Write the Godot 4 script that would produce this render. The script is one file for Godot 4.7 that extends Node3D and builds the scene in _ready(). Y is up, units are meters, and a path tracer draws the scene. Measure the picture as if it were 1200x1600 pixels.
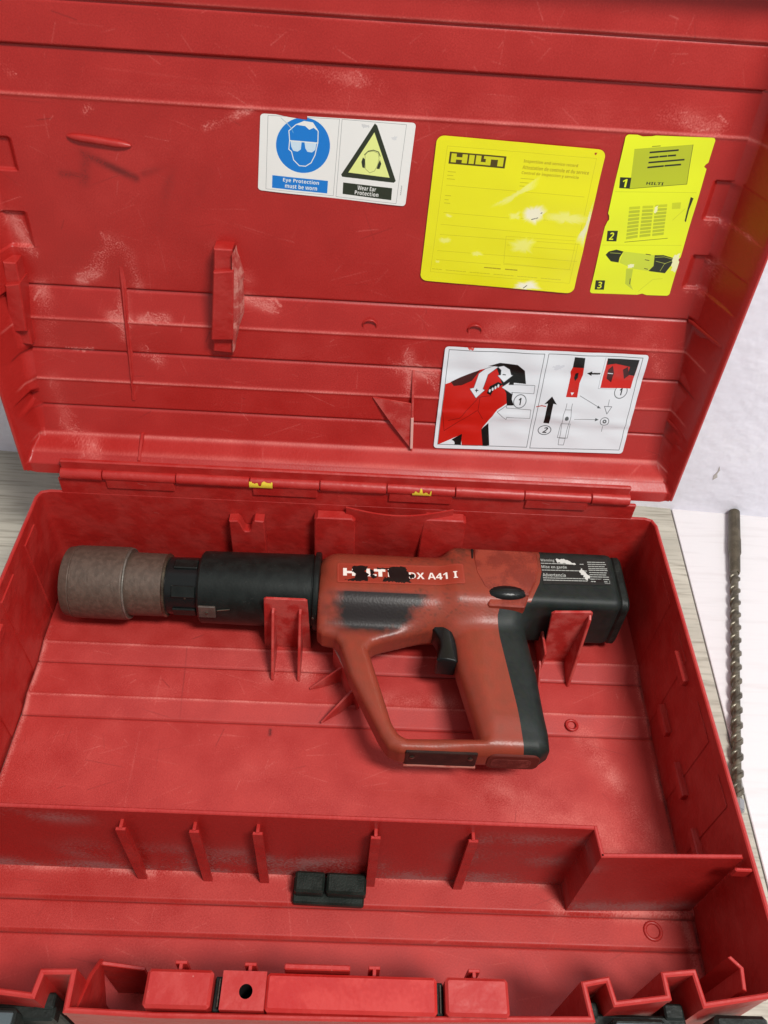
extends Node3D

# ---------------------------------------------------------------- mesh builder
class MB:
	var v := PackedVector3Array()
	var start := 0

	func begin() -> void:
		start = v.size()

	func tri(a: Vector3, b: Vector3, c: Vector3) -> void:
		v.append(a)
		v.append(b)
		v.append(c)

	func quad(a: Vector3, b: Vector3, c: Vector3, d: Vector3) -> void:
		tri(a, b, c)
		tri(a, c, d)

	# turns the triangles of the closed solid added since begin() outward
	func close() -> void:
		var vol := 0.0
		var o := v[start]
		for i in range(start, v.size(), 3):
			vol += (v[i] - o).dot((v[i + 1] - o).cross(v[i + 2] - o))
		if vol > 0.0:
			flip()

	func flip() -> void:
		for i in range(start, v.size(), 3):
			var k := v[i + 1]
			v[i + 1] = v[i + 2]
			v[i + 2] = k

	static func inset(poly: PackedVector2Array, b: float) -> PackedVector2Array:
		var out := PackedVector2Array()
		var n := poly.size()
		var s := 1.0 if Geometry2D.is_polygon_clockwise(poly) else -1.0
		for i in n:
			var e0 := (poly[i] - poly[(i + n - 1) % n]).normalized()
			var e1 := (poly[(i + 1) % n] - poly[i]).normalized()
			var n0 := Vector2(e0.y, -e0.x)
			var n1 := Vector2(e1.y, -e1.x)
			var m := (n0 + n1).normalized()
			out.append(poly[i] + m * s * b / maxf(0.35, m.dot(n0)))
		return out

	# a plate with outline poly (local x, z), from height h0 to h1 (local y), its edges bevelled
	func slab(poly: PackedVector2Array, h0: float, h1: float, bevel: float, xf := Transform3D()) -> void:
		begin()
		var n := poly.size()
		var rings := [[inset(poly, bevel), h0], [poly, h0 + bevel], [poly, h1 - bevel], [inset(poly, bevel), h1]]
		if bevel <= 0.0:
			rings = [[poly, h0], [poly, h1]]
		for k in rings.size() - 1:
			var p: PackedVector2Array = rings[k][0]
			var q: PackedVector2Array = rings[k + 1][0]
			for i in n:
				var j := (i + 1) % n
				quad(xf * Vector3(p[i].x, rings[k][1], p[i].y), xf * Vector3(p[j].x, rings[k][1], p[j].y), xf * Vector3(q[j].x, rings[k + 1][1], q[j].y), xf * Vector3(q[i].x, rings[k + 1][1], q[i].y))
		for e in [0, rings.size() - 1]:
			var p: PackedVector2Array = rings[e][0]
			var ix := Geometry2D.triangulate_polygon(p)
			var cw := Geometry2D.is_polygon_clockwise(p)
			for i in range(0, ix.size(), 3):
				var a := p[ix[i]]
				var b := p[ix[i + 1]]
				var c := p[ix[i + 2]]
				var tcw := (b - a).cross(c - a) < 0.0
				# sides run p[i] -> p[j] at the bottom first: the caps turn so that the solid stays consistent
				var turn = (e == 0) == (tcw == cw)
				if turn:
					tri(xf * Vector3(a.x, rings[e][1], a.y), xf * Vector3(c.x, rings[e][1], c.y), xf * Vector3(b.x, rings[e][1], b.y))
				else:
					tri(xf * Vector3(a.x, rings[e][1], a.y), xf * Vector3(b.x, rings[e][1], b.y), xf * Vector3(c.x, rings[e][1], c.y))
		close()

	static func rrect(c: Vector2, w: float, h: float, r: float, seg := 3) -> PackedVector2Array:
		var out := PackedVector2Array()
		for k in 4:
			var cc := c + Vector2((w / 2 - r) * (1 if k in [0, 3] else -1), (h / 2 - r) * (1 if k in [0, 1] else -1))
			for i in seg + 1:
				var a := (k + float(i) / seg) * PI / 2
				out.append(cc + Vector2(cos(a), sin(a)) * r)
		return out

	func box(c: Vector3, s: Vector3, bevel := 0.0008, xf := Transform3D(), r := -1.0) -> void:
		var rr := bevel if r < 0.0 else r
		slab(rrect(Vector2(c.x, c.z), s.x, s.z, maxf(rr, 0.0002), 1 if r < 0.0 else 4), c.y - s.y / 2, c.y + s.y / 2, bevel, xf)

	# a body of revolution round the local x axis: points (x, radius)
	func lathe(p: Array, seg: int, xf := Transform3D()) -> void:
		begin()
		for k in p.size() - 1:
			for i in seg:
				var a := TAU * i / seg
				var b := TAU * (i + 1) / seg
				var q := [Vector3(p[k].x, cos(a) * p[k].y, sin(a) * p[k].y), Vector3(p[k].x, cos(b) * p[k].y, sin(b) * p[k].y), Vector3(p[k + 1].x, cos(b) * p[k + 1].y, sin(b) * p[k + 1].y), Vector3(p[k + 1].x, cos(a) * p[k + 1].y, sin(a) * p[k + 1].y)]
				if p[k].y > 1e-6:
					tri(xf * q[0], xf * q[1], xf * q[2])
				if p[k + 1].y > 1e-6:
					tri(xf * q[0], xf * q[2], xf * q[3])
		close()

	func torus(r: float, t: float, xf: Transform3D, seg := 20) -> void:
		begin()
		for i in seg:
			for j in 8:
				var q := []
				for e in [[i, j], [i + 1, j], [i + 1, j + 1], [i, j + 1]]:
					var a: float = TAU * e[0] / seg
					var b: float = TAU * e[1] / 8.0
					q.append(xf * Vector3(cos(a) * (r + cos(b) * t), sin(b) * t, sin(a) * (r + cos(b) * t)))
				quad(q[0], q[1], q[2], q[3])
		close()

	# triangles to a mesh; edges sharper than crease stay sharp
	func finish(crease := 35.0, uv = null) -> ArrayMesh:
		var n := v.size()
		var fn := PackedVector3Array()
		var at := {}
		for i in range(0, n, 3):
			fn.append((v[i + 2] - v[i]).cross(v[i + 1] - v[i]))
		for i in n:
			var key := Vector3i((v[i] * 50000.0).round())
			if at.has(key):
				at[key].append(i / 3)
			else:
				at[key] = PackedInt32Array([i / 3])
		var limit := cos(deg_to_rad(crease))
		var nn := PackedVector3Array()
		for i in n:
			var own := fn[i / 3]
			var sum := own
			var own_n := own.normalized()
			for f in at[Vector3i((v[i] * 50000.0).round())]:
				if f != i / 3 and fn[f].normalized().dot(own_n) > limit:
					sum += fn[f]
			nn.append(sum.normalized() if sum.length() > 0.0 else Vector3.UP)
		var arr := []
		arr.resize(Mesh.ARRAY_MAX)
		arr[Mesh.ARRAY_VERTEX] = v
		arr[Mesh.ARRAY_NORMAL] = nn
		if uv != null:
			var t := PackedVector2Array()
			for p in v:
				t.append(uv.call(p))
			arr[Mesh.ARRAY_TEX_UV] = t
		var m := ArrayMesh.new()
		m.add_surface_from_arrays(Mesh.PRIMITIVE_TRIANGLES, arr)
		return m


# ---------------------------------------------------------------- nodes
func part(called: String, mesh: Mesh, mat: Material, parent: Node3D, label := "") -> MeshInstance3D:
	var o := MeshInstance3D.new()
	o.name = called
	o.mesh = mesh
	o.material_override = mat
	o.cast_shadow = GeometryInstance3D.SHADOW_CASTING_SETTING_ON
	parent.add_child(o, true)
	if o.name != called:
		var base := called
		var k := 1
		while parent.has_node(NodePath("%s_%03d" % [base, k])):
			k += 1
		o.name = "%s_%03d" % [base, k]
	if label:
		o.set_meta("label", label)
	return o


func thing(called: String, label: String, category: String) -> Node3D:
	var o := Node3D.new()
	o.name = called
	add_child(o, true)
	o.set_meta("label", label)
	o.set_meta("category", category)
	return o


# ---------------------------------------------------------------- drawing flat print
func fill(im: Image, p: Array, c: Color, off := Vector2.ZERO) -> void:
	var n := p.size() / 2
	var lo := 1e9
	var hi := -1e9
	for i in n:
		lo = minf(lo, p[2 * i + 1] + off.y)
		hi = maxf(hi, p[2 * i + 1] + off.y)
	for y in range(maxi(0, int(floor(lo))), mini(im.get_height() - 1, int(ceil(hi))) + 1):
		var xs := []
		var yy := y + 0.5
		for i in n:
			var j := (i + 1) % n
			var y0: float = p[2 * i + 1] + off.y
			var y1: float = p[2 * j + 1] + off.y
			if (y0 <= yy) != (y1 <= yy):
				xs.append(p[2 * i] + off.x + (yy - y0) / (y1 - y0) * (p[2 * j] - p[2 * i]))
		xs.sort()
		for k in range(0, xs.size() - 1, 2):
			var a := int(round(xs[k]))
			var b := int(round(xs[k + 1]))
			if b > a:
				im.fill_rect(Rect2i(a, y, b - a, 1), c)


func stroke(im: Image, p: Array, w: float, c: Color, shut := false) -> void:
	var n := p.size() / 2
	for i in (n if shut else n - 1):
		var j := (i + 1) % n
		var a := Vector2(p[2 * i], p[2 * i + 1])
		var b := Vector2(p[2 * j], p[2 * j + 1])
		var d := (b - a).normalized() * w / 2
		var q := Vector2(-d.y, d.x)
		var e := d * 0.8
		fill(im, [a.x - e.x + q.x, a.y - e.y + q.y, b.x + e.x + q.x, b.y + e.y + q.y, b.x + e.x - q.x, b.y + e.y - q.y, a.x - e.x - q.x, a.y - e.y - q.y], c)


func ellipse(cx: float, cy: float, rx: float, ry: float, n := 48) -> Array:
	var out := []
	for i in n:
		out.append(cx + rx * cos(TAU * i / n))
		out.append(cy + ry * sin(TAU * i / n))
	return out


func scaled(p: Array, k: float) -> Array:
	return p.map(func(x): return x * k)


# text filling the rectangle x, y, w, h (pixels)
func text(im: Image, s: String, x: float, y: float, w: float, h: float, c: Color, bold := true, lean := 0.0) -> void:
	var tm := TextMesh.new()
	var f := SystemFont.new()
	f.font_names = PackedStringArray(["Droid Sans"])
	f.font_weight = 700 if bold else 400
	tm.font = f
	tm.font_size = 64
	tm.pixel_size = 1.0
	tm.depth = 0.0
	tm.curve_step = 2.0
	tm.text = s
	var arr := tm.get_mesh_arrays()
	var vv: PackedVector3Array = arr[Mesh.ARRAY_VERTEX]
	var ix = arr[Mesh.ARRAY_INDEX]
	var lo := Vector2(1e9, 1e9)
	var hi := -lo
	for p in vv:
		lo = lo.min(Vector2(p.x, p.y))
		hi = hi.max(Vector2(p.x, p.y))
	var list := []
	if ix == null or ix.size() == 0:
		list = range(vv.size())
	else:
		list = Array(ix)
	for i in range(0, list.size(), 3):
		var q := []
		for k in 3:
			var p := vv[list[i + k]]
			var ty := (hi.y - p.y) / (hi.y - lo.y)
			q.append(x + (p.x - lo.x) / (hi.x - lo.x) * w + lean * (1.0 - ty) * h)
			q.append(y + ty * h)
		fill(im, q, c)


func shrink(im: Image) -> ImageTexture:
	im.shrink_x2()
	return ImageTexture.create_from_image(im)


# the maker's block-letter logo of linked bars, drawn as in the photograph: a frame with letters H I L T I
func logo(im: Image, x: float, y: float, w: float, h: float, ink: Color, paper: Color, framed := true) -> void:
	if framed:
		im.fill_rect(Rect2i(int(x), int(y), int(w), int(h)), ink)
	var fx := x + w * 0.035
	var fw := w * 0.93
	var fy := y + h * 0.13
	var fh := h * 0.74
	var col := paper if framed else ink
	var bars := [[0.0, 0.0, 0.10, 1.0], [0.21, 0.0, 0.31, 1.0], [0.08, 0.36, 0.24, 0.66], [0.34, 0.0, 0.44, 1.0], [0.47, 0.0, 0.57, 1.0], [0.47, 0.68, 0.72, 1.0], [0.62, 0.0, 0.86, 0.32], [0.66, 0.0, 0.76, 1.0], [0.89, 0.0, 1.0, 1.0], [0.80, 0.0, 0.94, 0.3]]
	for b in bars:
		im.fill_rect(Rect2i(int(fx + b[0] * fw), int(fy + b[1] * fh), maxi(1, int((b[2] - b[0]) * fw)), maxi(1, int((b[3] - b[1]) * fh))), col)


func noise(seed_: int, freq: float, oct := 3) -> FastNoiseLite:
	var n := FastNoiseLite.new()
	n.noise_type = FastNoiseLite.TYPE_SIMPLEX_SMOOTH
	n.seed = seed_
	n.frequency = freq
	n.fractal_octaves = oct
	return n


# ---------------------------------------------------------------- worn red plastic
# dust, grime, painted highlights and shade share two masks over a plane in metres
class Wear:
	var w: int
	var h: int
	var o: Vector2
	var k: float
	var dust_shine := PackedFloat32Array()
	var dark := PackedFloat32Array()
	var fine: PackedByteArray
	var wide: PackedByteArray

	func _init(origin: Vector2, size: Vector2, per_m: float, fine_n: FastNoiseLite, wide_n: FastNoiseLite) -> void:
		o = origin
		k = per_m
		w = int(size.x * k)
		h = int(size.y * k)
		dust_shine.resize(w * h)
		dark.resize(w * h)
		fine = fine_n.get_image(w, h).get_data()
		wide = wide_n.get_image(w, h).get_data()

	# a chalky scuff: a faint cloud and many short hair strokes in it
	func scuff(a: Vector2, b: Vector2, r: float, much: float, seed_: int) -> void:
		mark(a, b, r, much * 0.42, false, 1.0)
		var rng := RandomNumberGenerator.new()
		rng.seed = seed_
		var dir := (b - a).normalized()
		for i in 16:
			var p := a.lerp(b, rng.randf()) + Vector2(rng.randf_range(-r, r), rng.randf_range(-r, r)) * 0.9
			var d := dir.rotated(rng.randf_range(-0.9, 0.9)) * rng.randf_range(0.5, 1.6) * r
			mark(p - d * 0.5, p + d * 0.5, rng.randf_range(0.0004, 0.0011), much * rng.randf_range(0.3, 0.8), false, 1.2)

	# a blurred stroke from a to b (metres), broken up by noise
	func mark(a: Vector2, b: Vector2, r: float, much: float, grime_shade := false, rough := 0.7) -> void:
		var pa := (a - o) * k
		var pb := (b - o) * k
		var pr := r * k
		var e := pb - pa
		var ll := maxf(e.length_squared(), 1e-6)
		for y in range(maxi(0, int(minf(pa.y, pb.y) - 2.2 * pr)), mini(h, int(maxf(pa.y, pb.y) + 2.2 * pr) + 1)):
			for x in range(maxi(0, int(minf(pa.x, pb.x) - 2.2 * pr)), mini(w, int(maxf(pa.x, pb.x) + 2.2 * pr) + 1)):
				var p := Vector2(x, y)
				var t := clampf((p - pa).dot(e) / ll, 0.0, 1.0)
				var d := (p - pa - e * t).length() / pr
				if d < 2.2:
					var i := y * w + x
					var g := exp(-d * d) * much * clampf(1.0 + rough * ((fine[i] - 128) / 75.0 + (wide[i] - 128) / 60.0), 0.0, 2.2)
					if grime_shade:
						dark[i] = maxf(dark[i], g)
					else:
						dust_shine[i] = maxf(dust_shine[i], g)

	func maps(red: Color, pale: Color, grime_shade: Color, film: float, rough0 := 0.40) -> Array:
		var rgb := PackedByteArray()
		rgb.resize(w * h * 3)
		var ro := PackedByteArray()
		ro.resize(w * h)
		for i in w * h:
			var fnz := (fine[i] - 128) / 128.0
			var wnz := (wide[i] - 128) / 128.0
			var d := clampf(dust_shine[i] + film * clampf(0.65 + 0.20 * wnz + 0.20 * fnz, 0.0, 1.6), 0.0, 0.9)
			var g := clampf(dark[i], 0.0, 0.9)
			var tone := 1.0 + 0.035 * fnz + 0.03 * wnz
			rgb[3 * i] = int(clampf(lerpf(lerpf(red.r, pale.r, d), grime_shade.r, g) * tone, 0, 1) * 255)
			rgb[3 * i + 1] = int(clampf(lerpf(lerpf(red.g, pale.g, d), grime_shade.g, g) * tone, 0, 1) * 255)
			rgb[3 * i + 2] = int(clampf(lerpf(lerpf(red.b, pale.b, d), grime_shade.b, g) * tone, 0, 1) * 255)
			ro[i] = int(clampf(rough0 + 0.42 * d + 0.05 * fnz + 0.08 * wnz, 0.05, 1.0) * 255)
		var bump := Image.create_from_data(w, h, false, Image.FORMAT_L8, fine)
		bump.convert(Image.FORMAT_RGBA8)
		bump.bump_map_to_normal_map(1.0)
		return [ImageTexture.create_from_image(Image.create_from_data(w, h, false, Image.FORMAT_RGB8, rgb)), ImageTexture.create_from_image(Image.create_from_data(w, h, false, Image.FORMAT_L8, ro)), ImageTexture.create_from_image(bump)]

	func uv(p: Vector2) -> Vector2:
		return Vector2((p.x - o.x) * k / w, (p.y - o.y) * k / h)


const RED := Color(0.650, 0.115, 0.098)
const PALE := Color(0.80, 0.47, 0.44)
const GRIME_SHADE := Color(0.33, 0.07, 0.06)

var grain: NoiseTexture2D
var red_tri: StandardMaterial3D      # worn red plastic of the smaller mouldings
var black: StandardMaterial3D
var black_gloss: StandardMaterial3D
var steel: StandardMaterial3D


func plain_mat(c: Color, rough: float, metal := 0.0, bump := 0.25, tile := 18.0) -> StandardMaterial3D:
	var m := StandardMaterial3D.new()
	m.albedo_color = c
	m.roughness = rough
	m.metallic = metal
	if c.get_luminance() < 0.2:
		m.metallic_specular = 0.35
	if bump > 0.0:
		m.normal_enabled = true
		m.normal_texture = grain
		m.normal_scale = bump
		m.uv1_triplanar = true
		m.uv1_scale = Vector3.ONE * tile
	return m


func uv_mat(maps: Array) -> StandardMaterial3D:
	var m := StandardMaterial3D.new()
	m.albedo_texture = maps[0]
	m.roughness = 1.0
	m.roughness_texture = maps[1]
	m.roughness_texture_channel = BaseMaterial3D.TEXTURE_CHANNEL_RED
	m.normal_enabled = true
	m.normal_texture = maps[2]
	m.normal_scale = 0.12
	return m


# a mottled triplanar texture between two tones
func mottled(a: Color, b: Color, size: int, tile: float, seed_: int, rough: float, metal := 0.0, bump := 0.3, f0 := 0.012, f1 := 0.15, specks := 0) -> StandardMaterial3D:
	var n0 := noise(seed_, f0, 4).get_seamless_image(size, size).get_data()
	var n1 := noise(seed_ + 1, f1, 2).get_seamless_image(size, size).get_data()
	var rgb := PackedByteArray()
	rgb.resize(size * size * 3)
	for i in size * size:
		var t := clampf(0.5 + (n0[i] - 128) / 110.0 + (n1[i] - 128) / 260.0, 0.0, 1.0)
		t = t * t * (3.0 - 2.0 * t)
		rgb[3 * i] = int(lerpf(a.r, b.r, t) * 255)
		rgb[3 * i + 1] = int(lerpf(a.g, b.g, t) * 255)
		rgb[3 * i + 2] = int(lerpf(a.b, b.b, t) * 255)
	var m := plain_mat(Color.WHITE, rough, metal, bump, tile)
	var im := Image.create_from_data(size, size, false, Image.FORMAT_RGB8, rgb)
	var rng := RandomNumberGenerator.new()
	rng.seed = seed_
	for i in specks:
		var c := b.lerp(Color(0.75, 0.74, 0.70), rng.randf_range(0.08, 0.5))
		var p := Vector2(rng.randf_range(8, size - 30), rng.randf_range(8, size - 30))
		if i % 4:
			im.fill_rect(Rect2i(int(p.x), int(p.y), rng.randi_range(1, 2), rng.randi_range(1, 2)), c)
		else:
			var d := Vector2.from_angle(rng.randf_range(-0.5, 0.5)) * rng.randf_range(4, 22)
			stroke(im, [p.x, p.y, p.x + d.x, p.y + d.y], 1.4, b.lerp(c, 0.6))
	m.albedo_texture = ImageTexture.create_from_image(im)
	if a.get_luminance() < 0.2:
		m.metallic_specular = 0.35
	m.uv1_triplanar = true
	m.uv1_scale = Vector3.ONE * tile
	return m


# ---------------------------------------------------------------- the scene
const RIM := 0.112
const TABLE := -0.006
var hinge_at := Vector3(0, RIM + 0.012, 0)
var lid_turn := deg_to_rad(94.262)


func _ready() -> void:
	camera_and_light()
	materials()
	surroundings()
	var case := thing("tool_case", "open red plastic tool case with stickers inside its raised lid", "tool case")
	base(case)
	mouldings(case)
	front_edge(case)
	var lid := make_lid(case)
	lid_details(lid)
	stickers(lid)
	hinge(case)
	fastening_tool()
	black_block()
	drill_bit()


func camera_and_light() -> void:
	var cam := Camera3D.new()
	cam.name = "camera"
	add_child(cam)
	cam.position = Vector3(0.0071, 0.6099, 0.4745)
	cam.rotation_degrees = Vector3(-46.8957, -2.5554, 4.5601)
	cam.fov = 64.2487
	cam.near = 0.01
	cam.far = 30.0
	cam.current = true
	var we := WorldEnvironment.new()
	we.name = "surrounding_light"
	var e := Environment.new()
	e.background_mode = Environment.BG_COLOR
	e.background_color = Color(0.395, 0.40, 0.41).linear_to_srgb()
	e.tonemap_mode = Environment.TONE_MAPPER_LINEAR
	e.tonemap_exposure = 1.0
	e.sdfgi_enabled = true
	e.ssao_enabled = true
	e.ssil_enabled = true
	we.environment = e
	add_child(we)
	var lamp := AreaLight3D.new()
	lamp.name = "ceiling_light"
	lamp.area_size = Vector2(0.6, 0.3)
	lamp.light_color = Color(1.0, 0.99, 0.97)
	lamp.light_energy = 5.35
	lamp.shadow_enabled = true
	add_child(lamp)
	lamp.look_at_from_position(Vector3(0.72, 2.1, 0.95), Vector3(0.0, 0.05, 0.1), Vector3.FORWARD)


func materials() -> void:
	grain = NoiseTexture2D.new()
	grain.width = 512
	grain.height = 512
	grain.seamless = true
	grain.as_normal_map = true
	grain.bump_strength = 3.0
	grain.noise = noise(11, 0.06, 3)
	red_tri = mottled(RED.lerp(PALE, 0.04), RED.lerp(PALE, 0.20), 1024, 3.0, 21, 0.42, 0.0, 0.18, 0.010, 0.25, 170)
	black = mottled(Color(0.090, 0.108, 0.100), Color(0.135, 0.155, 0.145), 512, 9.0, 31, 0.48, 0.0, 0.3, 0.012, 0.15, 60)
	black_gloss = plain_mat(Color(0.09, 0.10, 0.10), 0.28, 0.0, 0.1)
	steel = mottled(Color(0.36, 0.34, 0.30), Color(0.47, 0.45, 0.40), 256, 14.0, 41, 0.34, 0.85, 0.2)


func surroundings() -> void:
	# wall
	var wall_mat := mottled(Color(0.895, 0.895, 0.935), Color(0.91, 0.91, 0.948), 512, 1.6, 51, 0.75, 0.0, 0.25)
	var mb := MB.new()
	mb.box(Vector3.ZERO, Vector3(3.4, 2.6, 0.1), 0.002)
	var wall := part("wall", mb.finish(), wall_mat, self, "pale bluish white wall behind the open case")
	wall.set_meta("kind", "structure")
	wall.position = Vector3(0.0, 1.2, -0.1445 - 0.05)
	wall.rotation.y = -atan(0.0546)
	# scuff on the wall: a chipped spot right of the lid
	mb = MB.new()
	mb.slab(PackedVector2Array([Vector2(-0.0008, -0.009), Vector2(0.0014, -0.004), Vector2(0.0004, 0.001), Vector2(0.0022, 0.006), Vector2(-0.0012, 0.010), Vector2(-0.0024, 0.004), Vector2(-0.0003, -0.002)]), 0.0, 0.0006, 0.0001, Transform3D(Basis(Vector3(1, 0, 0), Vector3(0, 0, 1), Vector3(0, -1, 0)), Vector3(0.3715, 1.0, 0.0)))
	var chip := part("chipped_spot", mb.finish(), plain_mat(Color(0.72, 0.70, 0.68), 0.8, 0, 0), wall)
	chip.position = Vector3(0.0, -2.149, 0.05)
	# wood-grain table under the case
	var s := 768
	var n0 := noise(61, 1.0, 3)
	var n1 := noise(62, 1.0, 2)
	var rgb := PackedByteArray()
	rgb.resize(s * s * 3)
	for y in s:
		for x in s:
			var a := n0.get_noise_2d(x * 0.0035, y * 0.11 + 1.5 * n1.get_noise_2d(x * 0.004, y * 0.012))
			var b := n1.get_noise_2d(x * 0.012 + 90.0, y * 0.23)
			var streak := smoothstep(0.12, 0.7, a) * 0.42 + smoothstep(0.05, 0.6, b) * 0.34
			var c := Color(0.705, 0.685, 0.63).lerp(Color(0.44, 0.415, 0.365), clampf(streak, 0, 1)) * (1.0 + 0.10 * n0.get_noise_2d(x * 0.002 + 7.0, y * 0.02))
			var i := 3 * (y * s + x)
			rgb[i] = int(clampf(c.r, 0, 1) * 255)
			rgb[i + 1] = int(clampf(c.g, 0, 1) * 255)
			rgb[i + 2] = int(clampf(c.b, 0, 1) * 255)
	var wood := StandardMaterial3D.new()
	wood.albedo_texture = ImageTexture.create_from_image(Image.create_from_data(s, s, false, Image.FORMAT_RGB8, rgb))
	wood.roughness = 0.55
	mb = MB.new()
	var ex := func(z: float) -> float: return 0.3372 - 0.042 * (z + 0.1154) + 0.001
	mb.slab(PackedVector2Array([Vector2(-1.3, -0.3), Vector2(ex.call(-0.3), -0.3), Vector2(ex.call(0.9), 0.9), Vector2(-1.3, 0.9)]), TABLE - 0.02, TABLE, 0.0008)
	var t := part("wooden_table", mb.finish(35, func(p: Vector3): return Vector2(p.x / 0.62 + 0.2, p.z / 0.62)), wood, self, "grey wood grain table top that the red case stands on")
	t.set_meta("category", "table")
	# white table beside it
	for i in s * s:
		var x := i % s
		var y := i / s
		var a := n0.get_noise_2d(x * 0.004 + 31.0, y * 0.07)
		var c := Color(0.86, 0.845, 0.85).lerp(Color(0.80, 0.775, 0.775), clampf(smoothstep(0.05, 0.7, a) * 0.4 + 0.12 * n1.get_noise_2d(x * 0.02, y * 0.2), 0, 1))
		rgb[3 * i] = int(c.r * 255)
		rgb[3 * i + 1] = int(c.g * 255)
		rgb[3 * i + 2] = int(c.b * 255)
	var white := StandardMaterial3D.new()
	white.albedo_texture = ImageTexture.create_from_image(Image.create_from_data(s, s, false, Image.FORMAT_RGB8, rgb))
	white.roughness = 0.45
	mb = MB.new()
	mb.slab(PackedVector2Array([Vector2(ex.call(-0.3) + 0.0014, -0.3), Vector2(1.5, -0.3), Vector2(1.5, 0.9), Vector2(ex.call(0.9) + 0.0014, 0.9)]), TABLE - 0.022, TABLE - 0.0004, 0.0006)
	t = part("white_table", mb.finish(35, func(p: Vector3): return Vector2(p.x / 0.55, p.z / 0.55)), white, self, "white faintly grained table top under the long drill bit")
	t.set_meta("category", "table")


# levels of the base floor along z: two steps down to the front, two small ones in the front tray
const FLOOR := [[0.003, 0.0115], [0.084, 0.0115], [0.1015, 0.0078], [0.1320, 0.0077], [0.1496, 0.004], [0.2660, 0.004], [0.2661, 0.0085], [0.2877, 0.0082], [0.2886, 0.0060], [0.3083, 0.0060], [0.3092, 0.0040], [0.3740, 0.0040]]


func along(p: Array, x: float) -> float:
	for i in p.size() - 1:
		if x <= p[i + 1][0]:
			var t: float = clampf((x - p[i][0]) / (p[i + 1][0] - p[i][0]), 0, 1)
			return lerpf(p[i][1], p[i + 1][1], t)
	return p[-1][1]


func soft(p: Array, x: float, r: float) -> float:
	var s := 0.0
	for k in [-1.0, -0.6, -0.2, 0.2, 0.6, 1.0]:
		s += along(p, x + k * r)
	return s / 6.0


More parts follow.
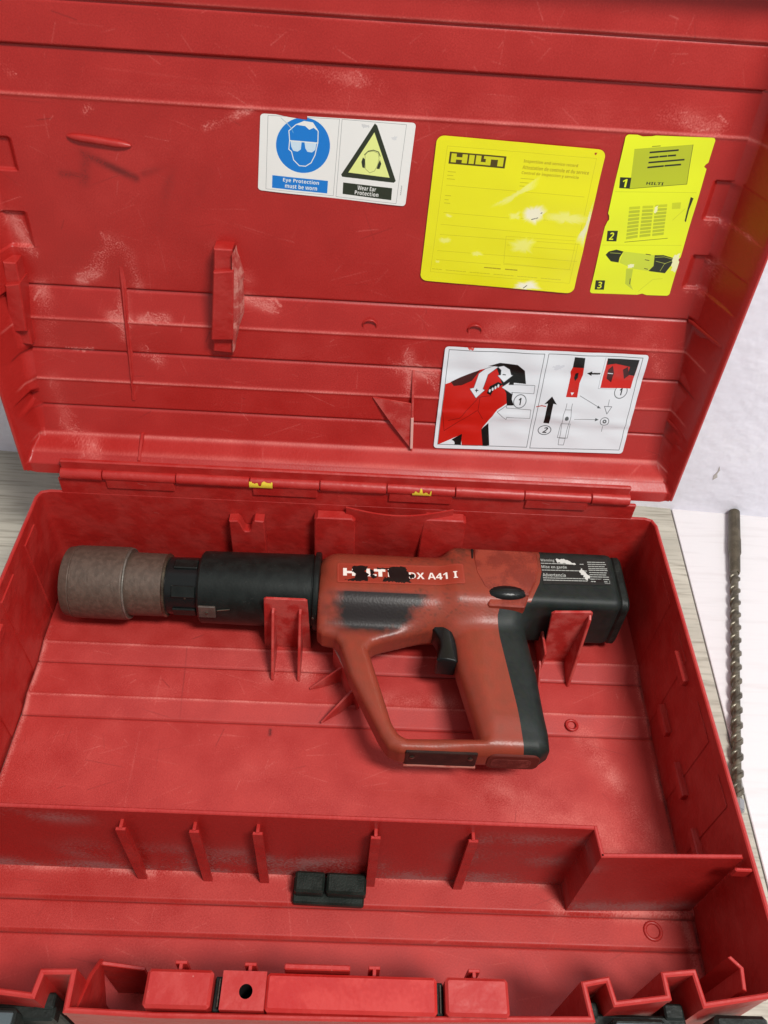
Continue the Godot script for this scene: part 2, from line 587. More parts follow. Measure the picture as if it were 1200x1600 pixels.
func base(case: Node3D) -> void:
	# floor
	var wear := Wear.new(Vector2(-0.27, -0.01), Vector2(0.54, 0.40), 2000.0, noise(71, 0.33, 3), noise(72, 0.012, 5))
	for e in [[0.084, 0.45], [0.132, 0.5], [0.2886, 0.06], [0.3092, 0.06]]:  # wear and painted highlight along the step edges
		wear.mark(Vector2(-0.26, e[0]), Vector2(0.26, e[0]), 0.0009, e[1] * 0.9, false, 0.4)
	for e in [[0.1015, 0.40], [0.1496, 0.40], [0.2891, 0.55], [0.3097, 0.55]]:  # shade in the step creases painted as dark lines
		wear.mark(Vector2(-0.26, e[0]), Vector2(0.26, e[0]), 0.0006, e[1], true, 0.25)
	var rng := RandomNumberGenerator.new()
	rng.seed = 7
	for i in 150:
		var p := Vector2(rng.randf_range(-0.25, 0.25), rng.randf_range(0.07, 0.365))
		var d := Vector2.from_angle(rng.randf_range(0, TAU)) * rng.randf_range(0.002, 0.02)
		wear.mark(p, p + d, 0.00034, rng.randf_range(0.08, 0.24), rng.randf() < 0.12)
	for i in 26:
		var p := Vector2(rng.randf_range(-0.24, 0.24), rng.randf_range(0.08, 0.36))
		wear.mark(p, p + Vector2(rng.randf_range(-0.05, 0.05), rng.randf_range(-0.006, 0.006)), rng.randf_range(0.006, 0.018), rng.randf_range(0.02, 0.05))
	for i in 260:
		var p := Vector2(rng.randf_range(-0.25, 0.25), rng.randf_range(0.09, 0.36))
		var d := Vector2.from_angle(rng.randf_range(-0.5, 0.5) + (PI / 2 if i % 4 == 0 else 0.0)) * rng.randf_range(0.006, 0.045)
		wear.mark(p, p + d, 0.00030, rng.randf_range(0.05, 0.17), i % 5 == 0, 1.2)
	wear.mark(Vector2(0.13, 0.20), Vector2(0.245, 0.25), 0.022, 0.20)
	wear.mark(Vector2(0.20, 0.15), Vector2(0.246, 0.25), 0.010, 0.30)
	wear.mark(Vector2(-0.06, 0.100), Vector2(0.0, 0.105), 0.012, 0.32)
	wear.mark(Vector2(0.03, 0.125), Vector2(0.09, 0.126), 0.008, 0.28)
	wear.mark(Vector2(-0.25, 0.2665), Vector2(0.15, 0.2675), 0.004, 0.42)
	wear.mark(Vector2(-0.155, 0.268), Vector2(-0.125, 0.269), 0.004, 0.75)
	wear.mark(Vector2(0.16, 0.285), Vector2(0.255, 0.285), 0.006, 0.5)
	wear.mark(Vector2(-0.09, 0.345), Vector2(-0.12, 0.335), 0.012, 0.3)
	wear.mark(Vector2(0.249, 0.29), Vector2(0.252, 0.34), 0.003, 0.5)
	wear.mark(Vector2(-0.2555, 0.07), Vector2(-0.2555, 0.26), 0.0025, 0.45, false, 0.9)
	wear.mark(Vector2(0.2535, 0.08), Vector2(0.2535, 0.20), 0.0025, 0.35, false, 0.9)
	wear.mark(Vector2(0.2552, 0.09), Vector2(0.2552, 0.36), 0.0011, 0.5, true, 0.8)
	wear.mark(Vector2(-0.2570, 0.05), Vector2(-0.2570, 0.26), 0.0009, 0.45, true, 0.8)
	wear.mark(Vector2(-0.16, 0.16), Vector2(-0.157, 0.25), 0.0006, 0.2, false, 0.5)
	wear.mark(Vector2(-0.135, 0.085), Vector2(-0.130, 0.15), 0.0005, 0.2, true, 0.5)
	wear.mark(Vector2(0.06, 0.165), Vector2(0.15, 0.172), 0.0005, 0.25, false, 0.8)
	wear.mark(Vector2(0.14, 0.235), Vector2(0.20, 0.23), 0.0006, 0.35, false, 0.8)
	wear.mark(Vector2(0.205, 0.255), Vector2(0.222, 0.256), 0.0012, 0.6, true, 0.8)
	# small dark stain
	wear.mark(Vector2(-0.0565, 0.1545), Vector2(-0.0565, 0.1585), 0.0013, 0.9, true, 0.3)
	var red := uv_mat(wear.maps(RED, PALE, GRIME_SHADE, 0.31, 0.48))
	var mb := MB.new()
	var zs := []
	var z := 0.003
	while z < 0.3735:
		zs.append(z)
		z += 0.0006
	var fl := func(x: float, zz: float) -> Vector3:
		var y := soft(FLOOR, zz, 0.0010)
		for e in [0.1015, 0.1496, 0.2888, 0.3094]:
			y -= 0.0010 * exp(-pow((zz - e) / 0.0009, 2))
		for e in [0.084, 0.132]:
			y += 0.0004 * exp(-pow((zz - e) / 0.0010, 2))
		return Vector3(x, y, zz)
	for i in zs.size() - 1:
		mb.begin()
		mb.quad(fl.call(-0.2566, zs[i]), fl.call(0.2566, zs[i]), fl.call(0.2566, zs[i + 1]), fl.call(-0.2566, zs[i + 1]))
	var floor_mesh := mb.finish(40, func(p: Vector3): return wear.uv(Vector2(p.x, p.z)))
	part("case_floor", floor_mesh, red, case)
	# underside
	mb = MB.new()
	mb.slab(MB.rrect(Vector2(0, 0.187), 0.512, 0.366, 0.01), TABLE, TABLE + 0.004, 0.001)
	part("case_bottom", mb.finish(), red_tri, case)
	# walls: one strip round the tray; its outline has the ribs of the sides and the latch notches of the front
	var path := PackedVector2Array([Vector2(-0.250, 0.0018), Vector2(0.250, 0.0018), Vector2(0.2555, 0.0038), Vector2(0.2580, 0.010)])
	for e in [[0.2582, 0.340], [0.2550, 0.3545], [0.2446, 0.3594], [0.2081, 0.3649], [0.2062, 0.3487], [0.1884, 0.3505], [0.1887, 0.3617], [0.1587, 0.3655], [0.1565, 0.3538], [0.1426, 0.3564], [0.1445, 0.3731], [0.0329, 0.3758], [-0.088, 0.3767], [-0.1339, 0.3755], [-0.1348, 0.3575], [-0.1517, 0.3580], [-0.1532, 0.3695], [-0.1705, 0.3679], [-0.2000, 0.3665], [-0.2012, 0.3540], [-0.2170, 0.3535], [-0.2185, 0.3650], [-0.2450, 0.3620], [-0.2560, 0.3560], [-0.2600, 0.345]]:
		path.append(Vector2(e[0], e[1]))
	path.append(Vector2(-0.2595, 0.010))
	path.append(Vector2(-0.2570, 0.0038))
	mb = MB.new()
	var tk := 0.0032
	# cross-section: (offset to the outside, height)
	var sec := [[-0.4, 0.0], [-0.4, RIM - 0.0008], [-0.15, RIM], [0.2, RIM], [0.5, RIM - 0.0008], [0.5, RIM - 0.006], [0.4, RIM - 0.007], [0.4, TABLE + 0.002]]
	var rings := []
	for e in sec:
		rings.append(MB.inset(path, -e[0] * tk))
	for k in sec.size() - 1:
		var p: PackedVector2Array = rings[k]
		var q: PackedVector2Array = rings[k + 1]
		for i in path.size():
			var j := (i + 1) % path.size()
			mb.quad(Vector3(p[i].x, sec[k][1], p[i].y), Vector3(q[i].x, sec[k + 1][1], q[i].y), Vector3(q[j].x, sec[k + 1][1], q[j].y), Vector3(p[j].x, sec[k][1], p[j].y))
	part("case_wall", mb.finish(30), red_tri, case)
	# shallow upright ribs on the side walls
	for e in [[0.2585, 0.054, 0.084, -1.0], [0.2585, 0.1110, 0.1370, -1.0], [0.2585, 0.1700, 0.2020, -1.0], [0.2585, 0.2250, 0.2480, -1.0], [-0.2595, 0.030, 0.0545, 1.0], [-0.2595, 0.082, 0.1110, 1.0], [-0.2595, 0.142, 0.1700, 1.0], [-0.2595, 0.2065, 0.238, 1.0]]:
		mb = MB.new()
		mb.slab(PackedVector2Array([Vector2(e[0] - 0.002, e[1]), Vector2(e[0] + e[3] * 0.0022, e[1] + 0.0006), Vector2(e[0] + e[3] * 0.0022, e[2] - 0.0006), Vector2(e[0] - 0.002, e[2])]), 0.004, 0.101, 0.0004)
		part("wall_rib", mb.finish(), red_tri, case)


func mouldings(case: Node3D) -> void:
	var mb := MB.new()
	# partition between the tool bay and the front tray, with its jog at the right
	var up := func(mb: MB, pts: Array, y0: float, y1: float, t: float, b := 0.0006) -> void:
		# a thin upright plate along a line of (x, z) points
		var side := PackedVector2Array()
		var back := PackedVector2Array()
		for i in pts.size():
			var a: Vector2 = pts[maxi(i - 1, 0)]
			var c: Vector2 = pts[mini(i + 1, pts.size() - 1)]
			var d := (c - a).normalized()
			var nrm := Vector2(-d.y, d.x) * t / 2
			side.append(pts[i] + nrm)
			back.append(pts[i] - nrm)
		back.reverse()
		side.append_array(back)
		mb.slab(side, y0, y1, b)
	up.call(mb, [Vector2(-0.2572, 0.2666), Vector2(0.1640, 0.2680)], 0.002, RIM - 0.003, 0.0026)
	up.call(mb, [Vector2(0.1645, 0.2668), Vector2(0.1662, 0.2862)], 0.002, RIM - 0.003, 0.0024)
	up.call(mb, [Vector2(0.1650, 0.2852), Vector2(0.2540, 0.2828)], 0.002, RIM - 0.003, 0.0026)
	var pw := Wear.new(Vector2(-0.27, 0.0), Vector2(0.54, 0.12), 1200.0, noise(83, 0.33, 3), noise(84, 0.014, 5))
	for e in [[-0.26, 0.155, 0.010, 0.012, 0.55], [-0.17, -0.06, 0.040, 0.018, 0.30], [-0.12, 0.03, 0.030, 0.016, 0.42], [0.03, 0.15, 0.018, 0.014, 0.40], [0.09, 0.15, 0.055, 0.016, 0.32], [0.17, 0.25, 0.016, 0.014, 0.42], [-0.22, -0.16, 0.095, 0.010, 0.25], [0.10, 0.16, 0.085, 0.012, 0.28]]:
		pw.mark(Vector2(e[0], e[2]), Vector2(e[1], e[2]), e[3], e[4], false, 0.9)
	part("partition", mb.finish(35, func(p: Vector3): return pw.uv(Vector2(p.x, p.y))), uv_mat(pw.maps(RED, Color(0.62, 0.44, 0.43), GRIME_SHADE, 0.14)), case)
	mb = MB.new()
	mb.box(Vector3(0.2515, RIM - 0.006, 0.2915), Vector3(0.011, 0.010, 0.0022))
	part("partition_tab", mb.finish(), red_tri, case)
	# T-shaped posts on the front of the partition
	for x in [-0.1322, -0.0866, -0.0470, 0.0272, 0.0890]:
		mb = MB.new()
		mb.slab(PackedVector2Array([Vector2(x - 0.0011, 0.2660), Vector2(x + 0.0011, 0.2660), Vector2(x + 0.0011, 0.2738), Vector2(x - 0.0011, 0.2738)]), 0.006, 0.0965, 0.0003)
		mb.slab(PackedVector2Array([Vector2(x - 0.0031, 0.2728), Vector2(x + 0.0031, 0.2728), Vector2(x + 0.0031, 0.2748), Vector2(x - 0.0031, 0.2748)]), 0.006, 0.0955, 0.0004)
		part("partition_post", mb.finish(), red_tri, case)
	# posts along the inside of the front wall, only their tops show behind the handle
	for x in [-0.0790, -0.0410, 0.0275, 0.0830]:
		mb = MB.new()
		mb.slab(PackedVector2Array([Vector2(x - 0.0010, 0.3510), Vector2(x + 0.0010, 0.3510), Vector2(x + 0.0010, 0.3570), Vector2(x - 0.0010, 0.3570)]), 0.004, 0.107, 0.0003)
		mb.slab(PackedVector2Array([Vector2(x - 0.0032, 0.3496), Vector2(x + 0.0032, 0.3496), Vector2(x + 0.0032, 0.3514), Vector2(x - 0.0032, 0.3514)]), 0.004, 0.107, 0.0003)
		part("front_post", mb.finish(), red_tri, case)
	mb = MB.new()
	mb.box(Vector3(-0.004, 0.108, 0.3525), Vector3(0.036, 0.010, 0.003), 0.0006)
	part("front_tab", mb.finish(), red_tri, case)
	# front-left triangular stiffener and right hook in the corners of the front tray
	mb = MB.new()
	mb.slab(PackedVector2Array([Vector2(0.3400, 0.066), Vector2(0.3745, 0.004), Vector2(0.3745, 0.100), Vector2(0.352, 0.082)]), -0.1345, -0.1320, 0.0004, Transform3D(Basis(Vector3(0, 0, 1), Vector3(1, 0, 0), Vector3(0, 1, 0)), Vector3.ZERO))
	mb.slab(PackedVector2Array([Vector2(-0.1340, 0.004), Vector2(-0.1080, 0.004), Vector2(-0.1080, 0.060), Vector2(-0.1310, 0.070), Vector2(-0.1340, 0.068)]), 0.3420, 0.3442, 0.0004, Transform3D(Basis(Vector3(1, 0, 0), Vector3(0, 0, 1), Vector3(0, 1, 0)), Vector3.ZERO))
	part("corner_stiffener", mb.finish(), red_tri, case)
	mb = MB.new()
	mb.slab(PackedVector2Array([Vector2(0.2330, 0.3560), Vector2(0.2345, 0.3455), Vector2(0.2290, 0.3400), Vector2(0.2310, 0.3390), Vector2(0.2368, 0.3450), Vector2(0.2350, 0.3570)]), 0.01, 0.108, 0.0004)
	part("corner_hook", mb.finish(), red_tri, case)
	# cradle in front of the barrel
	var dusty := mottled(RED.lerp(PALE, 0.10), RED.lerp(PALE, 0.55), 512, 6.0, 25, 0.5, 0.0, 0.2, 0.015, 0.3)
	mb = MB.new()
	var face := Transform3D(Basis(Vector3(1, 0, 0), Vector3(0, 0, 1), Vector3(0, 1, 0)), Vector3.ZERO)   # poly (x, y), height z
	mb.slab(PackedVector2Array([Vector2(-0.0690, 0.008), Vector2(-0.0285, 0.008), Vector2(-0.0313, 0.0780), Vector2(-0.0330, 0.0795), Vector2(-0.0645, 0.0795), Vector2(-0.0662, 0.0780)]), 0.0775, 0.0799, 0.0005, face)
	var side := Transform3D(Basis(Vector3(0, 0, 1), Vector3(1, 0, 0), Vector3(0, 1, 0)), Vector3.ZERO)   # poly (z, y), height x
	for x in [-0.0590, -0.0370]:
		mb.slab(PackedVector2Array([Vector2(0.0790, 0.008), Vector2(0.1115, 0.008), Vector2(0.1115, 0.0118), Vector2(0.0840, 0.066), Vector2(0.0790, 0.068)]), x - 0.0012, x + 0.0012, 0.0006, side)
	# saddle under the barrel
	mb.slab(PackedVector2Array([Vector2(0.0165, 0.006), Vector2(0.0775, 0.006), Vector2(0.0775, 0.0360), Vector2(0.066, 0.0237), Vector2(0.057, 0.0195), Vector2(0.048, 0.0181), Vector2(0.039, 0.0195), Vector2(0.030, 0.0237), Vector2(0.0185, 0.0360)]), -0.052, -0.049, 0.0004, side)
	part("barrel_cradle", mb.finish(), dusty, case)
	# cradle in front of the rear housing
	mb = MB.new()
	mb.slab(PackedVector2Array([Vector2(0.1720, 0.008), Vector2(0.2035, 0.008), Vector2(0.2010, 0.060), Vector2(0.1998, 0.0815), Vector2(0.1980, 0.0832), Vector2(0.1690, 0.0812), Vector2(0.1668, 0.0790)]), 0.0800, 0.0824, 0.0005, face)
	mb.slab(PackedVector2Array([Vector2(0.0810, 0.008), Vector2(0.1060, 0.008), Vector2(0.1060, 0.0125), Vector2(0.0860, 0.078), Vector2(0.0810, 0.0805)]), 0.1900, 0.1924, 0.0006, Transform3D(Basis(Vector3(0, 0, 1), Vector3(1, 0, 0), Vector3(0.085, 1, 0)), Vector3.ZERO))
	mb.slab(PackedVector2Array([Vector2(0.0640, 0.008), Vector2(0.0945, 0.008), Vector2(0.0955, 0.0395), Vector2(0.0940, 0.0415), Vector2(0.0680, 0.0415), Vector2(0.0650, 0.0390)]), 0.1668, 0.1690, 0.0005, side)
	mb.slab(PackedVector2Array([Vector2(0.0960, 0.006), Vector2(0.1185, 0.006), Vector2(0.1170, 0.011), Vector2(0.1000, 0.030), Vector2(0.0960, 0.031)]), 0.1640, 0.1656, 0.0004, side)
	mb.slab(PackedVector2Array([Vector2(0.014, 0.006), Vector2(0.081, 0.006), Vector2(0.081, 0.0212), Vector2(0.014, 0.0212)]), 0.190, 0.193, 0.0004, side)
	part("housing_cradle", mb.finish(), dusty, case)
	# plate and two gussets beside the front bar of the handle
	mb = MB.new()
	up.call(mb, [Vector2(-0.0085, 0.0930), Vector2(0.0028, 0.1165), Vector2(0.0140, 0.1350)], 0.004, 0.034, 0.0018, 0.0005)
	var ga := func(mb: MB, tip: Vector2, root: Vector2, h: float) -> void:
		var d := root - tip
		var nrm := Vector2(-d.y, d.x).normalized() * 0.0008
		mb.begin()
		var a0 := Vector3(tip.x + nrm.x, 0.010, tip.y + nrm.y)
		var a1 := Vector3(tip.x - nrm.x, 0.010, tip.y - nrm.y)
		var b0 := Vector3(root.x + nrm.x, 0.003, root.y + nrm.y)
		var b1 := Vector3(root.x - nrm.x, 0.003, root.y - nrm.y)
		var c0 := Vector3(root.x + nrm.x, h, root.y + nrm.y)
		var c1 := Vector3(root.x - nrm.x, h, root.y - nrm.y)
		mb.tri(a0, c0, b0)
		mb.tri(a1, b1, c1)
		mb.quad(a0, a1, c1, c0)
		mb.quad(b0, c0, c1, b1)
		mb.quad(a0, b0, b1, a1)
		mb.close()
	ga.call(mb, Vector2(-0.0270, 0.1188), Vector2(0.0010, 0.1085), 0.032)
	ga.call(mb, Vector2(-0.0154, 0.1495), Vector2(0.0115, 0.1275), 0.032)
	var hc := part("handle_cradle", mb.finish(), dusty, case)
	mb = MB.new()
	up.call(mb, [Vector2(-0.0080, 0.0940), Vector2(0.0028, 0.1165), Vector2(0.0130, 0.1335)], 0.0335, 0.0346, 0.0016, 0.0003)
	part("whitened_edge", mb.finish(), plain_mat(Color(0.82, 0.58, 0.54), 0.6, 0, 0.2), hc)
	# holders on the rear wall
	mb = MB.new()
	mb.slab(PackedVector2Array([Vector2(-0.1030, 0.020), Vector2(-0.0720, 0.020), Vector2(-0.0728, 0.0965), Vector2(-0.0805, 0.0972), Vector2(-0.0828, 0.0945), Vector2(-0.0842, 0.0850), Vector2(-0.0862, 0.0832), Vector2(-0.0890, 0.0832), Vector2(-0.0905, 0.0850), Vector2(-0.0930, 0.0935), Vector2(-0.0950, 0.0962), Vector2(-0.1022, 0.0955)]), 0.003, 0.0125, 0.0008, face)
	part("rear_holder", mb.finish(), red_tri, case)
	for e in [[-0.0303, 0.0043, 0.105], [0.0610, 0.0977, 0.1087]]:
		mb = MB.new()
		mb.slab(PackedVector2Array([Vector2(e[0] - 0.001, 0.02), Vector2(e[1] + 0.001, 0.02), Vector2(e[1], e[2] - 0.003), Vector2(e[1] - 0.003, e[2]), Vector2(e[0] + 0.003, e[2]), Vector2(e[0], e[2] - 0.003)]), 0.003, 0.0125, 0.0010, face)
		part("rear_holder", mb.finish(), red_tri, case)
	# bowed panel between them; a gap opens behind its upper edge
	mb = MB.new()
	mb.begin()
	var n := 16
	var bow := func(i: int, y: float, out: float) -> Vector3:
		var t := float(i) / n
		return Vector3(lerpf(-0.004, 0.086, t), y + 0.003 * t, 0.0050 + 0.0085 * sin(PI * t) * smoothstep(0.04, 0.112, y) + out)
	for i in n:
		for k in 6:
			var y0 := lerpf(0.03, 0.1125, k / 6.0)
			var y1 := lerpf(0.03, 0.1125, (k + 1) / 6.0)
			mb.quad(bow.call(i, y0, 0.0015), bow.call(i + 1, y0, 0.0015), bow.call(i + 1, y1, 0.0015), bow.call(i, y1, 0.0015))
			mb.quad(bow.call(i, y0, 0.0), bow.call(i, y1, 0.0), bow.call(i + 1, y1, 0.0), bow.call(i + 1, y0, 0.0))
		mb.quad(bow.call(i, 0.1125, 0.0015), bow.call(i + 1, 0.1125, 0.0015), bow.call(i + 1, 0.1125, 0.0), bow.call(i, 0.1125, 0.0))
	mb.close()
	part("bowed_panel", mb.finish(50), red_tri, case)
	# narrow ledges on the right wall
	for e in [[0.1235, 0.1505, 0.0960], [0.1400, 0.1650, 0.0445], [0.1895, 0.2165, 0.0462], [0.2400, 0.2620, 0.0468]]:
		mb = MB.new()
		mb.box(Vector3(0.2555, e[2] - 0.004, (e[0] + e[1]) / 2), Vector3(0.0060, 0.0080, e[1] - e[0]), 0.0007)
		part("wall_ledge", mb.finish(), red_tri, case)
	for e in [[0.178, 0.205, 0.058], [0.125, 0.150, 0.096]]:
		mb = MB.new()
		mb.box(Vector3(-0.2560, e[2] - 0.004, (e[0] + e[1]) / 2), Vector3(0.0060, 0.0080, e[1] - e[0]), 0.0007)
		part("wall_ledge", mb.finish(), red_tri, case)
	# moulded rings on the floor
	for e in [[0.2253, 0.0060, 0.2974, 0.0056], [0.1906, 0.0070, 0.1415, 0.0044]]:
		mb = MB.new()
		mb.torus(e[3], 0.0013, Transform3D(Basis(), Vector3(e[0], e[1] + 0.0001, e[2])))
		part("floor_ring", mb.finish(60), red_tri, case)


func front_edge(case: Node3D) -> void:
	# caps either side of the carrying handle
	for e in [[-0.0945, -0.0592], [0.0656, 0.0998]]:
		var mb := MB.new()
		mb.box(Vector3((e[0] + e[1]) / 2, 0.064, 0.3652), Vector3(e[1] - e[0], 0.104, 0.0185), 0.0016)
		part("handle_cap", mb.finish(), red_tri, case)
	# black blocks for the shade in the handle slots, grey springs on top
	for e in [[-0.0592, -0.0543], [0.0612, 0.0656]]:
		var mb := MB.new()
		mb.box(Vector3((e[0] + e[1]) / 2, 0.058, 0.3652), Vector3(e[1] - e[0] - 0.0006, 0.096, 0.017), 0.0006)
		part("slot_shade_spring", mb.finish(), black, case)
		mb = MB.new()
		mb.box(Vector3((e[0] + e[1]) / 2 + 0.0004, 0.1066, 0.3650), Vector3(0.0012, 0.0016, 0.014), 0.0003)
		part("slot_shade_spring", mb.finish(), steel, case)
	# plate with a round hole
	var plate := CSGBox3D.new()
	plate.name = "hole_plate"
	plate.size = Vector3(0.0234, 0.104, 0.0185)
	plate.position = Vector3(-0.0425, 0.0635, 0.3652)
	plate.material = red_tri
	var hole := CSGCylinder3D.new()
	hole.name = "hole"
	hole.operation = CSGShape3D.OPERATION_SUBTRACTION
	hole.radius = 0.0036
	hole.height = 0.03
	hole.sides = 24
	hole.position = Vector3(0.0014, 0.045, 0.0005)
	hole.material = plain_mat(Color(0.05, 0.04, 0.04), 0.8, 0, 0)
	plate.add_child(hole)
	case.add_child(plate, true)
	# carrying handle: smoother, shinier red
	var mb := MB.new()
	mb.box(Vector3(0.0152, 0.064, 0.3656), Vector3(0.0918, 0.104, 0.0184), 0.0016)
	var hm := mottled(Color(0.68, 0.125, 0.11), Color(0.72, 0.19, 0.17), 256, 7.0, 91, 0.32, 0.0, 0.1)
	part("carrying_handle", mb.finish(), hm, case, "smooth bright red carrying handle at the front edge")
	# latches under the front rim
	for e in [[0.1737, 0.3680], [-0.1772, 0.3712]]:
		mb = MB.new()
		mb.box(Vector3(e[0], 0.070, e[1] + 0.0085), Vector3(0.0290, 0.062, 0.013), 0.0016)
		mb.box(Vector3(e[0], 0.082, e[1] + 0.0015), Vector3(0.062, 0.012, 0.0075), 0.0012)
		for s in [-1, 1]:
			mb.box(Vector3(e[0] + s * 0.0245, 0.060, e[1] - 0.0040), Vector3(0.0110, 0.060, 0.0080), 0.001)
		var l := part("latch", mb.finish(), black, case)
		mb = MB.new()
		mb.box(Vector3(e[0], 0.1015, e[1] + 0.0090), Vector3(0.0270, 0.002, 0.009), 0.0004)
		part("latch_plate", mb.finish(), plain_mat(Color(0.30, 0.34, 0.35), 0.3, 0.0, 0.1), l)
	# dark catch parts further out under the right corner
	mb = MB.new()
	mb.box(Vector3(0.232, 0.084, 0.3725), Vector3(0.030, 0.03, 0.012), 0.002)
	part("corner_bumper", mb.finish(), black, case)


# lid heights: (v up the lid, n towards the viewer)
const LIDP := [[0.0128, -0.0020], [0.0205, -0.0110], [0.0273, -0.0270], [0.0516, -0.0318], [0.0755, -0.0338], [0.0997, -0.0385], [0.1256, -0.0403], [0.1501, -0.0450], [0.2818, -0.0450], [0.3089, -0.0472], [0.3104, -0.0448], [0.3352, -0.0452], [0.3364, -0.0436], [0.3650, -0.0440], [0.3840, -0.0190]]
const LIDX := [[0.0128, 0.2540], [0.0332, 0.2535], [0.0546, 0.2535], [0.0575, 0.2575], [0.0660, 0.2575], [0.0665, 0.2520], [0.0782, 0.2530], [0.1010, 0.2550], [0.1265, 0.2520], [0.1500, 0.2565], [0.1515, 0.2500], [0.2800, 0.2500], [0.3090, 0.2525], [0.3720, 0.2520]]


func pocket(x: float, v: float, r: Array) -> float:
	var dx := minf(x - r[0], r[1] - x)
	var dv := minf(v - r[2], r[3] - v)
	return clampf(minf(dx, dv) / 0.0012 + 0.5, 0.0, 1.0)


func make_lid(case: Node3D) -> MeshInstance3D:
	var wear := Wear.new(Vector2(-0.27, 0.0), Vector2(0.54, 0.388), 2000.0, noise(101, 0.33, 3), noise(102, 0.010, 5))
	# rubbed edges of the steps, their highlight lines painted in pale
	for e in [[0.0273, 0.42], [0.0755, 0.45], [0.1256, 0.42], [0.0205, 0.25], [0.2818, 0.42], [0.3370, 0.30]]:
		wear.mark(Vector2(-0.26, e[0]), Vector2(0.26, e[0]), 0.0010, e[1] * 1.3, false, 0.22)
	for e in [[0.0516, 0.40], [0.0997, 0.45], [0.1501, 0.50], [0.3097, 0.55]]:  # shade of the creases between the steps, painted dark
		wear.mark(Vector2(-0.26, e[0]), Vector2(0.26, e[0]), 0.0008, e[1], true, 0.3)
	# chalky scuffs
	for e in [[-0.190, 0.168, -0.178, 0.186, 0.006, 0.75], [-0.178, 0.186, -0.168, 0.178, 0.005, 0.70], [-0.170, 0.180, -0.165, 0.155, 0.005, 0.55], [-0.205, 0.156, -0.188, 0.166, 0.005, 0.55], [-0.176, 0.150, -0.179, 0.112, 0.004, 0.6], [-0.186, 0.128, -0.176, 0.128, 0.006, 0.5], [-0.168, 0.101, -0.155, 0.096, 0.005, 0.6], [-0.225, 0.101, -0.205, 0.101, 0.0012, 0.8], [-0.165, 0.128, -0.145, 0.130, 0.004, 0.5], [-0.235, 0.150, -0.235, 0.105, 0.007, 0.45], [-0.245, 0.20, -0.238, 0.175, 0.006, 0.5],
			[-0.104, 0.268, -0.074, 0.281, 0.0025, 0.55], [-0.045, 0.305, 0.010, 0.300, 0.004, 0.35], [-0.242, 0.318, -0.222, 0.293, 0.003, 0.45], [-0.235, 0.345, -0.25, 0.31, 0.004, 0.35], [-0.180, 0.273, -0.176, 0.277, 0.002, 0.6], [-0.105, 0.185, -0.083, 0.165, 0.007, 0.22], [-0.083, 0.148, -0.065, 0.143, 0.005, 0.55],
			[0.025, 0.100, 0.060, 0.095, 0.006, 0.5], [0.040, 0.110, 0.042, 0.080, 0.005, 0.5], [0.055, 0.098, 0.067, 0.085, 0.005, 0.45], [0.030, 0.0775, 0.040, 0.076, 0.002, 0.8], [0.230, 0.13, 0.24, 0.105, 0.006, 0.4], [0.240, 0.175, 0.256, 0.178, 0.003, 0.5], [0.238, 0.227, 0.258, 0.229, 0.003, 0.5], [0.251, 0.175, 0.252, 0.2, 0.004, 0.45], [0.19, 0.293, 0.23, 0.286, 0.006, 0.35], [0.10, 0.135, 0.22, 0.138, 0.008, 0.22], [-0.235, 0.03, -0.21, 0.02, 0.006, 0.35], [-0.24, 0.075, -0.235, 0.03, 0.006, 0.25]]:
		wear.scuff(Vector2(e[0], e[1]), Vector2(e[2], e[3]), e[4], e[5] * 1.6, int(e[0] * 9000.0 + e[1] * 70000.0))
	# dark rubbed streaks on the panel
	for e in [[-0.187, 0.247, -0.154, 0.233, 0.0022, 0.55], [-0.184, 0.246, -0.190, 0.228, 0.003, 0.45], [-0.203, 0.233, -0.187, 0.232, 0.0022, 0.5], [-0.148, 0.236, -0.128, 0.243, 0.002, 0.28], [-0.128, 0.240, -0.138, 0.215, 0.003, 0.35], [-0.135, 0.222, -0.142, 0.198, 0.003, 0.25], [-0.105, 0.24, -0.112, 0.225, 0.003, 0.25]]:
		wear.mark(Vector2(e[0], e[1]), Vector2(e[2], e[3]), e[4] * 1.2, e[5] * 0.6, true, 0.8)
	var rng := RandomNumberGenerator.new()
	rng.seed = 17
	for i in 190:
		var p := Vector2(rng.randf_range(-0.25, 0.25), rng.randf_range(0.02, 0.36))
		var d := Vector2.from_angle(rng.randf_range(0, TAU)) * rng.randf_range(0.001, 0.016)
		wear.mark(p, p + d, 0.00034, rng.randf_range(0.08, 0.28), rng.randf() < 0.12)
	for i in 22:
		var p := Vector2(rng.randf_range(-0.24, 0.24), rng.randf_range(0.10, 0.36))
		wear.mark(p, p + Vector2(rng.randf_range(-0.05, 0.05), rng.randf_range(-0.01, 0.01)), rng.randf_range(0.008, 0.02), rng.randf_range(0.015, 0.035))
	for i in 260:
		var p := Vector2(rng.randf_range(-0.25, 0.25), rng.randf_range(0.02, 0.37))
		var d := Vector2.from_angle(rng.randf_range(-0.5, 0.5) + (PI / 2 if i % 4 == 0 else 0.0)) * rng.randf_range(0.006, 0.045)
		wear.mark(p, p + d, 0.00030, rng.randf_range(0.05, 0.17), i % 5 == 0, 1.2)
	for i in 60:
		wear.mark(Vector2(rng.randf_range(-0.25, 0.25), rng.randf_range(0.27, 0.30)), Vector2(rng.randf_range(-0.25, 0.25), 0.289), 0.0006, 0.05)
	var mat := uv_mat(wear.maps(RED, PALE, GRIME_SHADE, 0.12, 0.38))
	# the moulded sheet as a grid of heights
	var nx := 358
	var nv := 541
	var g := PackedVector3Array()
	g.resize(nx * nv)
	var pockets := [[0.2355, 0.2620, 0.2280, 0.2540], [0.2377, 0.2620, 0.1764, 0.2013], [-0.2620, -0.2330, 0.2338, 0.2546], [-0.2620, -0.2348, 0.1800, 0.2049]]
